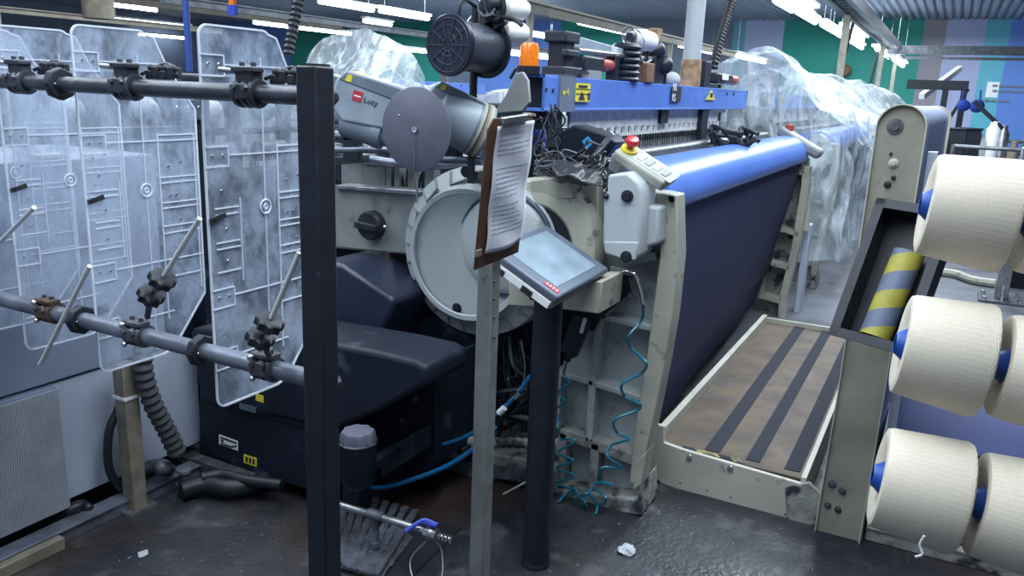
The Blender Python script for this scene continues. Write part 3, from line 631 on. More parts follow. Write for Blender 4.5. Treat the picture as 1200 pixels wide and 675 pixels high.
# black upright
def topz(px, py): return P(px, py, 'y', 1.45).z
t = thing('black_bracket', 'tall black bracket standing on the blue beam beside the beacon', 'bracket', (bx(669), 1.45, zt))
w0, w1 = bx(663), bx(677)
MB().box((w0, 1.41, zt), (w1 - .03, 1.49, topz(669, 40))).build('upright', 'black_paint', t, bevel=.006)
MB().box((w0 - .02, 1.40, topz(669, 52)), (w1, 1.5, topz(669, 39))).box((w0 - .03, 1.40, zt), (w1 + .04, 1.5, zt + .04)).box((w0 - .02, 1.39, topz(669, 68)), (w1 - .02, 1.42, topz(669, 60))).each('clamp', 'dark_plastic', t, bevel=.006)
t = thing('grey_slab', 'long grey slab with pale lettering above the blue beam', 'cover', (bx(705), 1.47, topz(705, 60)))
a, c = P(677, 50, 'y', 1.46), P(737, 66, 'y', 1.46); up = P(677, 44, 'y', 1.46) - a
MB().bar(a + V((0, .03, .0)), c + V((0, .03, 0)), .10, .045).build('slab', 'feeder_grey', t, bevel=.004)
dirx = (c - a).normalized(); text(1, 'NVE', 'white_label', t, a + dirx * .33 + V((0, -.023, -.012)), dirx, Z_, .036)
a, c = P(677, 59, 'y', 1.44), P(770, 70, 'y', 1.44); MB().cyl(a, c, .012, n=10).build('rod', 'steel', t)
def motor(px0, px1, py0, py1, lab, px_red):
    a, c = P(px0, (py0 + py1) / 2, 'y', 1.46), P(px1, (py0 + py1) / 2 + 1, 'y', 1.46); h = abs(P(px0, py0, 'y', 1.46).z - P(px0, py1, 'y', 1.46).z) / 2
    r = P(px_red, (py0 + py1) / 2, 'y', 1.46); t = thing('motor', lab, 'motor', (a.x, 1.46, a.z - h))
    MB().box((a.x, 1.46 - h, a.z - h), (r.x, 1.46 + h, a.z + h)).build('body', 'black_paint', t, bevel=.01)
    MB().lathe((r.x, 1.46, a.z), X_, [(h * .8, 0), (h * 1.05, .02), (h * 1.05, c.x - r.x - .02), (h * .8, c.x - r.x)], 20).build('cap', 'cap_red', t)
    MB().box((a.x + .05, 1.43, a.z - h - .0), (a.x + .2, 1.49, zt)).build('bracket', 'plate_grey', t)
    return t
motor(677, 716, 64, 81, 'black motor with red cap on the left half of the blue beam', 702)
m2 = motor(835, 862, 85, 97, 'black motor with red cap at the right end of the blue beam', 854)
q = P(848, 90, 'y', 1.42); MB().box((q.x - .06, 1.41, q.z - .02), (q.x + .1, 1.415, q.z + .02)).build('label', 'white_label', m2)
t = thing('wood_block', 'brown wooden block on the blue beam below the red-capped motor', 'block', on_beam(707)); MB().box((bx(700), 1.44, zt), (bx(714), 1.49, topz(707, 80))).build('block', 'tan_wood', t, bevel=.004)
def post(px, w, py, m, nm, lab, cat, y=1.45, bot=None):
    h = topz(px, py); tag(MB().box((bx(px) - w / 2, y - w / 2, zt), (bx(px) + w / 2, y + w / 2, h)).build(nm, m, bevel=.005), lab, cat)
post(728, .05, 66, 'black_paint', 'black_post', 'short black post between the motor and the white yarn cone', 'post')
t = thing('dark_rollers', 'ribbed black stack standing on the blue beam left of the brown block', 'machine part', on_beam(742))
b = MB()
for k in range(6): b.lathe((bx(742), 1.45, zt + k * .03), Z_, [(.07, 0), (.075, .012), (.06, .028)], 18)
b.each('ring', 'black_paint', t)
post(759, .12, 75, 'wood_dark', 'brown_block', 'dark brown block on the blue beam below the white yarn cone', 'block')
t = thing('black_fitting', 'knobbly black fitting on the middle of the blue beam', 'machine part', on_beam(775))
b = MB().box((bx(769), 1.42, zt), (bx(781), 1.5, zt + .14)).ball((bx(774), 1.44, zt + .17), .05, 8).ball((bx(780), 1.42, zt + .1), .05, 8).cyl((bx(784), 1.45, zt), (bx(784), 1.45, zt + .1), .03)
b.build('fitting', 'black_paint', t, bevel=.005)
# wood/grey pole standing through to the ceiling
h0 = topz(815, 76); px_ = bx(815)
t = thing('support_pole', 'grey-sleeved pole with a tan foot standing on the blue beam', 'pole', (px_, 1.46, zt))
a, c = P(809, 88, 'y', 1.46), P(823, 0, 'y', 1.46); a = V((a.x, 1.46, zt)); d = (c - a); d = V((d.x * .0 + .0, 0, 1))
MB().cyl((a.x, 1.46, zt), (a.x, 1.46, zt + .16), .062, n=20).build('foot', 'tan_wood', t); MB().cyl((a.x, 1.46, zt + .16), (a.x, 1.46, zt + .62), .055, n=20).build('sleeve', 'cover_grey', t); MB().cyl((a.x, 1.46, zt + .62), (a.x, 1.46, CZ + .02), .045, n=20).build('pipe', 'wood_pole', t)
tag(MB().ball((bx(797), 1.45, zt + .03), .055, 8, (1.1, .8, .8)).build('lint_ball', 'lint'), 'ball of white lint left of the tan pole foot on the blue beam', 'lint')
h = corr_hose(Q([(864, -30), (858, 0), (846, 40), (838, 70), (836, 84)], 'y', 1.47), .028, 'corrugated_hose', 'black corrugated hose rising from the right end of the blue beam')
t = thing('black_bracket', 'black bracket holding the corrugated hose at the right end of the blue beam', 'bracket', on_beam(832)); MB().box((bx(828), 1.42, zt), (bx(835), 1.5, topz(832, 73))).box((bx(835), 1.43, zt), (bx(850), 1.49, zt + .03)).build('plate', 'black_paint', t, bevel=.004)
# yarn cone in wire holder, middle
t = thing('yarn_cone', 'white and blue yarn cone in a wire holder above the middle of the blue beam', 'yarn cone', P(758, 48, 'y', 1.45))
q = P(760, 46, 'y', 1.42); MB().lathe(q + V((-.11, .05, -.0)), V((.8, -.2, -.05)), [(.03, 0), (.045, .02), (.055, .10), (.05, .17), (.025, .19)], 22).build('winding', 'yarn_white', t)
b = MB().ring(q + V((-.17, .04, 0)), V((.8, -.3, .1)), .045, .005, 24, 6).ring(q + V((-.1, .04, -.03)), V((.8, -.3, .1)), .068, .004, 24, 6).tube([q + V((-.17, 0, -.05)), q + V((-.05, 0, -.12)), q + V((.05, 0, -.1))], .008); b.each('wire_ring', 'steel', t)
MB().cyl(q + V((-.14, .05, 0)), q + V((-.10, .045, 0)), .022).build('core', 'black_paint', t)
MB().cyl(q + V((.02, .02, -.15)), q + V((.02, .02, .0)), .02).build('stem', 'black_paint', t)
a = P(772, 62, 'y', 1.5); tag(MB().box((a.x - .04, 1.5, zt + .0), (a.x + .04, 1.56, topz(772, 30))).build('wood_post', 'tan_wood', bevel=.004), 'tan wooden post behind the wire-held yarn cone', 'post')
# ================================================================== LEFT FOREGROUND: post, bars, clear panels
def clear_mat():
    m = mat('clear_panel', (.44, .52, .66), .22, spec=.6); nt = m.node_tree; N = nt.nodes; L = nt.links; b = N['Principled BSDF']
    g = N.new('ShaderNodeNewGeometry'); mp = N.new('ShaderNodeMapping'); mp.inputs['Scale'].default_value = (1, 1, .6); L.new(g.outputs['Position'], mp.inputs[0])
    n = N.new('ShaderNodeTexNoise'); n.inputs['Scale'].default_value = 13; n.inputs['Detail'].default_value = 10; n.inputs['Roughness'].default_value = .7; L.new(mp.outputs[0], n.inputs['Vector'])
    r = N.new('ShaderNodeMapRange'); r.inputs['From Min'].default_value = .42; r.inputs['From Max'].default_value = .66; r.inputs['To Min'].default_value = .14; r.inputs['To Max'].default_value = .62; L.new(n.outputs['Fac'], r.inputs['Value']); L.new(r.outputs[0], b.inputs['Alpha'])
    return m
clear_mat(); mat('panel_edge', (.72, .78, .88), .3, alpha=.8); mat('panel_line', (.75, .80, .90), .3, alpha=.65)
XB = 1.25
px0 = V((1.182, 0, 0)); cY = P(371, 112, 'x', 1.182).y; lY = P(346.5, 112, 'x', 1.182).y
wpost = lY - cY; zt_post = P(371, 77, 'x', 1.182).z
t = thing('steel_post', 'thick black square steel post in front of the clear panels', 'post', (1.182 + wpost / 2, (lY + cY) / 2, 0))
MB().box((1.182, cY, 0), (1.182 + wpost, lY, zt_post)).build('tube', 'black_paint', t, bevel=.004)
MB().box((1.182 + .006, cY + .006, zt_post), (1.182 + wpost - .006, lY - .006, zt_post + .004)).build('end_plug', 'dark_plastic', t)
MB().box((1.13, cY - .05, 0), (1.182 + wpost + .05, lY + .05, .01)).build('base_plate', 'black_paint', t)
zu, zl = 1.572, .977; YE = 1.07
def barobj(z, r, m, lab):
    t = thing('clamp_bar', lab, 'bar', (XB, 1.6, z - r))
    MB().cyl((XB, YE + .02, z), (XB, 2.52, z), r, n=24).build('tube', m, t)
    MB().lathe((XB, YE + .025, z), -Y_, [(r * 1.05, 0), (r * 1.12, .006), (r * 1.05, .02), (r * .5, .034), (0, .036)], 20).build('end_cap_or_shade', 'dark_plastic', t)
    return t
barobj(zu, .0185, 'bar_steel', 'upper dark steel bar running left from the black post'); barobj(zl, .0205, 'bar_steel_light', 'lower scuffed steel bar running left from the black post')
tag(MB().box((XB - .03, 2.52, 0), (XB + .03, 2.58, 1.62)).build('steel_post', 'black_paint', bevel=.003), 'black post carrying the left ends of both clamp bars', 'post')
# --- panel
PW, PZ0, PZ1, PXL = .352, .83, 1.712, XB + .018
def panel(Y, lab):
    t = thing('clear_panel', lab, 'panel', (PXL, Y, PZ0), 'clear plastic separator panels on the bars')
    r = .025
    def arc(cx, cz, a0, a1): return [(cx + r * math.cos(R(a)), cz + r * math.sin(R(a))) for a in range(a0, a1 + 1, 15)]
    o = arc(PXL + r, PZ0 + r, 180, 270) + [(PXL + .2, PZ0), (PXL + .235, PZ0 + .012), (PXL + PW, PZ0 + .15), (PXL + PW, PZ1 - .2), (PXL + .265, PZ1 - .085), (PXL + .23, PZ1 - .015)] + arc(PXL + .21 - r, PZ1 - r, 45, 90) + arc(PXL + r, PZ1 - r, 90, 180)
    pts = [V((x, Y, z)) for x, z in o]
    pn = MB().prism(pts, (0, .003, 0)).build('sheet', 'clear_panel', t, smooth=False)
    b = MB(); n = len(pts)
    for i in range(n):
        p, q = pts[i], pts[(i + 1) % n]
        b.bar(p + V((0, .0015, 0)), q + V((0, .0015, 0)), .0045, .0045, up=Y_)
    b.build('rim', 'panel_edge', pn)
    b = MB()
    def ln(x0, z0, x1, z1, w=.003): b.bar((PXL + x0, Y - .001, PZ0 + z0), (PXL + x1, Y - .001, PZ0 + z1), .003, w, up=Z_ if abs(x1 - x0) > abs(z1 - z0) else X_)
    H = PZ1 - PZ0
    for z in (.80, .60, .27, .12):   # hinge pads on the left edge
        ln(.0, z + .02, .065, z + .02); ln(0, z - .025, .065, z - .025); ln(.065, z - .025, .065, z + .02)
        ln(.065, z, PW if z in (.6, .27) else .24, z)
    ln(.175, .02, .175, .82, .002); ln(.22, .1, .22, .62); ln(.34, .17, .34, .615)
    for z in (.615, .50, .485, .43, .415, .365, .345, .22): ln(.22, z, .345, z)
    for z in (.48, .465, .40, .385, .33): ln(.02, z, .09, z)
    ln(.095, .3, .095, .5, .002); ln(.0, .735, .23, .735)
    b.build('moulded_ribs', 'panel_line', pn)
    b = MB().ring((PXL + .175, Y - .002, PZ0 + .47), Y_, .017, .0022, 24, 6).ring((PXL + .175, Y - .002, PZ0 + .47), Y_, .006, .002, 16, 6); b.build('boss', 'panel_edge', pn)
    b = MB()
    for x, z in ((.02, .80), (.05, .80), (.02, .6), (.05, .6), (.02, .27), (.05, .27), (.02, .12), (.05, .12), (.04, .52), (.05, .43), (.25, .53), (.29, .54), (.25, .45), (.28, .38), (.27, .45), (.05, .355)): b.lathe((PXL + x, Y - .001, PZ0 + z), -Y_, [(.0035, 0), (.003, .002), (0, .003)], 8)
    b.build('rivet', 'chrome', pn)['kind'] = 'stuff'
    b = MB().bar((PXL + .003, Y - .004, PZ0 + .455), (PXL + .046, Y - .004, PZ0 + .465), .006, .012).lathe((PXL + .016, Y - .006, PZ0 + .458), -Y_, [(.004, 0), (.004, .003)], 10); b.build('slot_clip', 'black_ink', pn)
    return t
panel(1.452, 'clear scratched plastic panel nearest the black post, full height visible')
panel(1.885, 'clear plastic panel second from the left, in front of the beige floor post')
panel(2.21, 'clear plastic panel at the left, in front of the grey cabinet wall')
panel(2.47, 'clear plastic panel cut off by the left edge, behind the other panels')
# a smaller clear window plate behind the second panel is its own sheet
q0, q1 = P(176, 142, 'y', 1.98), P(229, 215, 'y', 1.98)
# --- collars (black hexagonal clamps with a lug)
def collar(px, py, z, lab, ear=True):
    Y = P(px, py, 'x', XB).y; t = thing('collar', lab, 'collar', (XB, Y, z - .03), None)
    MB().lathe((XB, Y - .012, z), Y_, [(.021, 0), (.036, 0), (.039, .004), (.039, .02), (.036, .024), (.021, .024)], 8, cap=False).build('ring', 'dark_plastic', t, bevel=.001)
    if ear:
        MB().prism([(XB + .01, Y - .004, z + .012), (XB + .075, Y - .004, z + .03), (XB + .08, Y - .004, z + .004), (XB + .02, Y - .004, z - .012)], (0, .008, 0)).build('lug', 'dark_plastic', t, bevel=.001)
        MB().lathe((XB + .068, Y - .005, z + .016), -Y_, [(.004, 0), (.003, .002), (0, .002)], 8).build('rivet', 'chrome', t)
    MB().ball((XB - .02, Y - .012, z + .0), .0035, 5).build('screw', 'chrome', t)
collar(70, 97, zu, 'black collar on the upper bar at the edge of the second clear panel')
collar(95, 375, zl, 'black collar on the lower bar at the edge of the second clear panel')
collar(236, 410, zl, 'black collar on the lower bar at the edge of the third clear panel')
# --- cast clamps
def clamp(px, z, lab, m='bar_steel', up=1, hgt=.05):
    Y = P(px, 100 if z > 1.2 else 390, 'x', XB).y; t = thing('bar_clamp', lab, 'clamp', (XB, Y, z - .03))
    b = MB()
    for dy in (-.028, -.008, .014): b.lathe((XB, Y + dy, z), Y_, [(.02, 0), (.0285, 0), (.03, .004), (.03, .011), (.0285, .015), (.02, .015)], 20, cap=False)
    b.each('ring', m, t)
    MB().box((XB - .018, Y - .024, z + .02), (XB + .014, Y + .024, z + hgt)).box((XB - .024, Y - .03, z + hgt - .008), (XB + .012, Y + .03, z + hgt + .004)).box((XB - .03, Y - .02, z - .012), (XB - .022, Y + .016, z + .02)).build('body', m, t, bevel=.003)
    for dy in (-.016, .016): MB().cyl((XB - .036, Y + dy, z + .012), (XB - .02, Y + dy, z + .012), .006, n=6).cyl((XB - .004, Y + dy, z + hgt), (XB - .004, Y + dy, z + hgt + .012), .006, n=6).each('bolt', 'dirty_steel', t)
    return t, Y
for px, lab in ((26, 'dark cast clamp on the upper bar near the left edge'), (150, 'dark cast clamp on the upper bar above the second clear panel'), (293, 'dark cast clamp on the upper bar beside the third clear panel')):
    t, Y = clamp(px, zu, lab)
    MB().cyl((XB - .01, Y + .01, zu + .042), (XB - .01, Y + .075, zu + .046), .006, n=10).build('pin', 'steel', t)
    b = MB()
    for k in range(4): b.box((XB + .02, Y - .05 - k * .024, zu + .02 + .004 * (k % 2)), (XB + .05, Y - .034 - k * .024, zu + .04 + .008 * (k % 2))).ball((XB + .03, Y - .045 - k * .024, zu + .045), .009, 6)
    b.tube([(XB + .02, Y - .02, zu + .03), (XB + .05, Y - .07, zu + .055), (XB + .03, Y - .13, zu + .03)], .005, 6); b.build('latch', 'dark_plastic', t, bevel=.002)
for px, lab, m in ((62, 'rusty cast clamp on the lower bar in front of the left clear panel', 'brass'), (163, 'grey cast clamp with knobs on the lower bar below the second clear panel', 'dirty_steel'), (312, 'grey cast clamp with knobs on the lower bar next to the black post', 'dirty_steel')):
    t, Y = clamp(px, zl, lab, m, hgt=.034)
    MB().ball((XB - .03, Y + .02, zl + .028), .008, 6).ball((XB - .032, Y + .014, zl - .02), .007, 6).each('nut', 'chrome', t)
def rod(a, c, x, lab, r=.006):
    return tag(MB().cyl(P(*a, 'x', x), P(*c, 'x', x), r, n=12).build('chrome_rod', 'rod_steel'), lab, 'rod')
rod((40, 243), (-12, 296), 1.24, 'chrome rod at the left edge behind the first clear panel')
rod((105, 312), (47, 427), 1.20, 'chrome rod slanting under the lower bar in front of the left clear panel')
def knobbed(top, k1, k2, base, lab):
    x = 1.205; t = thing('knob_rod', lab, 'rod', P(*base, 'x', x))
    A, K1, K2, B_ = [P(*p, 'x', x) for p in (top, k1, k2, base)]; d = (A - K1).normalized()
    MB().cyl(B_ + V((.02, 0, 0)), K2, .007, n=12).cyl(K2, K1, .006, n=12).build('stem', 'dirty_steel', t); MB().cyl(K1, A, .0058, n=12).build('rod', 'rod_steel', t)
    for K in (K1, K2):
        a, b2, dd = basis(d); b = MB(); n = 40; prof = []
        vs = []; hs = ((-.012, .8), (-.010, 1), (.008, 1), (.012, .8))
        for h, s_ in hs:
            for k in range(n):
                an = 2 * PI * k / n; rr = .029 * s_ * (1 + .10 * math.cos(8 * an)); vs.append(K + dd * h + a * rr * math.cos(an) + b2 * rr * math.sin(an))
        b.add(vs, [(i * n + k, i * n + (k + 1) % n, (i + 1) * n + (k + 1) % n, (i + 1) * n + k) for i in range(3) for k in range(n)] + [tuple(range(n))[::-1], tuple(3 * n + k for k in range(n))])
        b.build('star_knob', 'dark_plastic', t)
    MB().cyl((K1 + K2) / 2 - d * .004, (K1 + K2) / 2 + d * .004, .012).build('washer', 'steel', t)
    return t
knobbed((234, 256), (190, 327), (177, 346), (164, 374), 'chrome rod with two black star knobs on the lower bar, below the second clear panel')
knobbed((351, 296), (316, 378), (305, 396), (308, 420), 'chrome rod with two black star knobs on the lower bar, beside the black post')
# ================================================================== grey cabinet wall on the left
YC = 2.62
t = thing('machine_cabinet', 'large blue-grey sheet metal cabinet along the left edge', 'cabinet', (1.2, 2.9, .05))
MB().box((.2, YC + .012, .09), (2.2, 3.2, .545)).build('lower_panel', 'cabinet_light', t, bevel=.004)
MB().box((.2, YC, .553), (2.05, 3.2, 1.315)).build('upper_panel', 'cabinet_grey', t, bevel=.006)
MB().box((.2, YC + .06, .0), (2.15, 3.15, .09)).build('plinth', 'black_paint', t)
MB().box((P(43, 186, 'y', YC).x, YC - .005, 1.317), (P(80, 186, 'y', YC).x, YC + .05, 1.335)).build('top_strip', 'lint', t, bevel=.004)
gx0, gx1 = P(-20, 540, 'y', YC - .02).x, P(74, 540, 'y', YC - .02).x; z0, z1 = .075, P(60, 455, 'y', YC - .02).z
mat('fin_grey', (.34, .37, .42), .5, var=.2, vs=10)
gr = MB().box((gx0, YC - .012, z0), (gx1, YC + .012, z1)).build('radiator_grille', 'cabinet_grey', t, bevel=.003); gr['label'] = 'finned metal radiator grille'
b = MB(); n = 32
for i in range(n + 1): x = gx0 + (gx1 - gx0) * i / n; b.box((x - .004, YC - .03, z0 + .01), (x + .003, YC - .01, z1 - .008))
b.each('fin', 'fin_grey', gr)
b = MB().box((gx1 + .0, YC - .02, z0), (gx1 + .006, YC, z1)); b.build('side_strip', 'cabinet_light', gr)
# floor rail
a, c = P(60, 618, 'z', .05), P(228, 540, 'z', .05)
t = thing('floor_rail', 'grey steel rail on the floor in front of the cabinet', 'rail', (a.x, a.y, 0))
MB().box((.9, a.y - .05, 0), (c.x, a.y - .0, .05)).box((.9, a.y - .06, .045), (c.x, a.y + .012, .055)).build('rail', 'bar_steel_light', t, bevel=.002)
MB().box((1.0, a.y - .09, 0), (P(58, 620, 'z', .05).x, a.y - .05, .045)).build('wood_batten', 'wood_pole', t, bevel=.003)
MB().box((c.x - .02, a.y - .35, 0), (c.x + .03, a.y, .07)).box((c.x, a.y - .05, .02), (c.x + .5, a.y + .25, .05)).build('cross_rail', 'dirty_steel', t, bevel=.002)
q = P(85, 598, 'z', .05); MB().ball((q.x, a.y + .02, .07), .03, 6, (1.5, .8, .8)).ball((q.x + .03, a.y, .06), .02, 6).build('bracket', 'black_paint', t)
# beige square floor post with tie, hose
q = P(157, 572, 'z', 0.0); q.y = min(q.y, 2.56); q = V((P(157, 566, 'y', 2.52).x, 2.52, 0))
t = thing('floor_post', 'beige square post with a white cable tie in front of the cabinet', 'post', q); zt2 = P(148, 425, 'y', 2.52).z
MB().box((q.x - .03, q.y - .03, 0), (q.x + .03, q.y + .03, zt2)).build('tube', 'wood_pole', t, bevel=.004); MB().box((q.x - .06, q.y - .045, 0), (q.x + .06, q.y + .045, .012)).build('foot', 'steel', t)
z = P(150, 468, 'y', 2.5).z; MB().box((q.x - .034, q.y - .034, z), (q.x + .034, q.y + .034, z + .012)).build('cable_tie', 'white_label', t)
mat('hose_mid', (.055, .06, .07), .5)
corr_hose(Q([(168, 395), (168, 432), (178, 470), (196, 505), (210, 535)], 'y', 2.46), .033, 'corrugated_hose', 'grey corrugated hose bending down beside the beige floor post', 'hose_mid', step=.016, n=16)
tag(MB().tube(Q([(142, 440), (140, 475), (128, 505), (127, 545), (138, 568), (150, 575)], 'y', 2.57), .016, 10).build('cable', 'hose_black'), 'thick black cable curving down left of the beige floor post', 'cable')
tag(MB().tube(Q([(150, 560), (165, 550), (188, 545), (200, 552)], 'y', 2.54), .025, 10).ball(P(190, 548, 'y', 2.5), .035, 8).build('pipe_elbow', 'dirty_steel'), 'dirty pipe fitting on the floor right of the beige post', 'pipe')
b = MB().tube([P(x, y, 'z', .05) for x, y in ((212, 575), (240, 568), (270, 572), (300, 566), (312, 560))], .035, 10).tube([P(x, y, 'z', .08) for x, y in ((236, 560), (260, 556), (285, 562), (330, 568))], .022, 10)
tag(b.build('black_pipe', 'hose_black'), 'black bent pipes lying on the floor below the black machine housing', 'pipe')
q = P(218, 580, 'z', .0); t = thing('floor_valve', 'small dirty valve standing at the end of the floor rail', 'valve', q); MB().cyl(q, q + Z_ * .1, .022, n=12).cyl(q + Z_ * .03, q + Z_ * .05, .035, n=8).build('body', 'dirty_steel', t); MB().lathe(q + Z_ * .1, Z_, [(.03, 0), (.03, .012), (0, .014)], 8).build('cap', 'steel', t)
# ================================================================== black machine housings
t = thing('machine_housing', 'big black machine housing with white and yellow stickers, left of the loom', 'machine', (2.4, 2.1, 0))
XH = 2.13
hd = MB().prism(fp([(222, 385), (330, 392), (392, 403), (440, 412), (486, 423), (500, 431), (500, 452), (437, 486), (392, 505), (234, 470)], XH), (.27, 0, 0)).build('hood', 'machine_black', t, bevel=.02, seg=3)
lb = MB().prism(fp([(234, 425), (397, 500), (397, 588), (354, 572), (300, 558), (240, 543), (233, 530)], XH + .02), (.55, 0, 0)).build('lower_body', 'machine_black', t, bevel=.008)
MB().prism(fp([(234, 468), (300, 486), (396, 512), (396, 506), (300, 480), (234, 461)], XH + .012), (.02, 0, 0)).build('ledge', 'machine_black', t, bevel=.002)
sdp = MB().prism(fp([(178, 415), (222, 430), (238, 440), (238, 541), (222, 535), (205, 500), (190, 470)], XH + .12), (.4, 0, 0)).build('end_cover', 'machine_black', t, bevel=.012)
q = P(203, 452, 'x', XH + .115); MB().lathe(q, -X_, [(.075, -.01), (.075, .003), (.07, .01), (.0, .014)], 32).build('round_cap', 'bin_black', sdp)
MB().prism(fp([(390, 470), (512, 425), (512, 545), (470, 570), (440, 590), (390, 592)], XH + .25), (.3, 0, 0)).build('recessed_wall', 'machine_black', t, bevel=.01)
for px, py in ((487, 468), (472, 493)): MB().lathe(P(px, py, 'x', XH + .248), -X_, [(.014, -.01), (.012, .004), (.006, .004), (.006, .0)], 14).build('bolt', 'dirty_steel', t)
MB().prism(fp([(446, 530), (484, 508), (485, 536), (447, 560)], XH + .12), (.12, 0, 0)).build('valve_box', 'black_paint', t, bevel=.004); MB().ball(P(448, 533, 'x', XH + .11), .007).build('screw', 'chrome', t)
MB().box((XH + .03, 1.75, 0), (XH + .1, 1.83, .12)).box((XH + .05, 2.4, 0), (XH + .12, 2.46, .14)).box((2.6, 1.7, 0), (2.66, 1.76, .2)).box((2.6, 2.35, 0), (2.66, 2.41, .2)).each('foot', 'machine_black', t)
def patch(poly, m, nm, par, x, d=.002, lab=None):
    o = MB().prism(fp(poly, x), (-d, 0, 0)).build(nm, m, par); 
    if lab: o['label'] = lab
    return o
xl = XH + .0195
w_ = patch([(257, 509), (279, 517), (279, 528), (257, 520)], 'white_label', 'information_label', lb, xl, lab='white label with black pictogram')
for poly in ([(258.5, 511.5), (277.5, 518.5), (277.5, 520.5), (258.5, 513.5)], [(258.5, 518.5), (270, 522.5), (277.5, 522), (277.5, 524), (270, 524.5), (258.5, 520)], [(259, 514.5), (262, 515.7), (262, 518.8), (259, 517.6)]): patch(poly, 'black_ink', 'print', w_, xl - .002, .001)
y_ = patch([(286, 532), (301, 537), (301, 547), (286, 542)], 'yellow', 'warning_label', lb, xl, lab='orange-yellow label')
for k in range(3): patch([(288 + k * 4, 535 + k * 1.3), (290.5 + k * 4, 536 + k * 1.3), (290.5 + k * 4, 542 + k * 1.3), (288 + k * 4, 541 + k * 1.3)], 'black_ink', 'print', y_, xl - .002, .001)
y2 = patch([(300, 461), (309, 464), (309, 472), (300, 469)], 'yellow', 'warning_label', lb, XH + .0, lab='small yellow label')
patch([(396 - 115, 472), (300, 477), (300, 484), (281, 479)], 'bezel', 'dark_label', lb, XH + .0)
# pot with lobed lid
q = P(420, 565, 'x', 2.02); zt3 = P(420, 516, 'x', 2.02).z
t = thing('oil_pot', 'black round pot with a lobed grey screw lid below the housing', 'pot', (2.02, q.y, q.z))
MB().lathe((2.02, q.y, q.z), Z_, [(.052, 0), (.06, .01), (.066, zt3 - q.z)], 28).build('pot', 'machine_black', t)
MB().ring((2.02, q.y, zt3), Z_, .067, .004, 32, 6).build('clamp_ring', 'chrome', t)
n = 48; vs = []
for h, s_ in ((.0, 1), (.028, .98), (.036, .9), (.038, .0)):
    for k in range(n): a = 2 * PI * k / n; rr = .058 * s_ * (1 + .06 * math.cos(8 * a)); vs.append((2.02 + rr * math.cos(a), q.y + rr * math.sin(a), zt3 + h))
MB().add(vs, [(i * n + k, i * n + (k + 1) % n, (i + 1) * n + (k + 1) % n, (i + 1) * n + k) for i in range(3) for k in range(n)]).build('lid', 'disc_grey', t)
MB().bar((2.04, q.y + .0, q.z + .03), (2.42, q.y + .02, q.z + .03), .04, .03).build('support', 'machine_black', t)
# bin-like cover behind
t = thing('plastic_hood', 'dark navy rounded plastic hood below the grey plate with the black knob', 'cover', P(430, 400, 'x', 2.5))
MB().prism(fp([(372, 306), (388, 308), (400, 310), (455, 346), (462, 353), (458, 366), (434, 420), (372, 400)], 2.47), (.36, 0, .0)).build('hood', 'bin_black', t, bevel=.018, seg=3)
MB().box((2.5, 2.0, .0), (2.56, 2.1, .6)).build('support', 'machine_black', t)
b = MB().prism(fp([(462, 372), (560, 372), (560, 445), (510, 440), (455, 425), (440, 412)], 2.74), (.1, 0, 0)); tag(b.build('dark_cover', 'machine_black', bevel=.01), 'black cover plate under the round gear housing', 'cover')
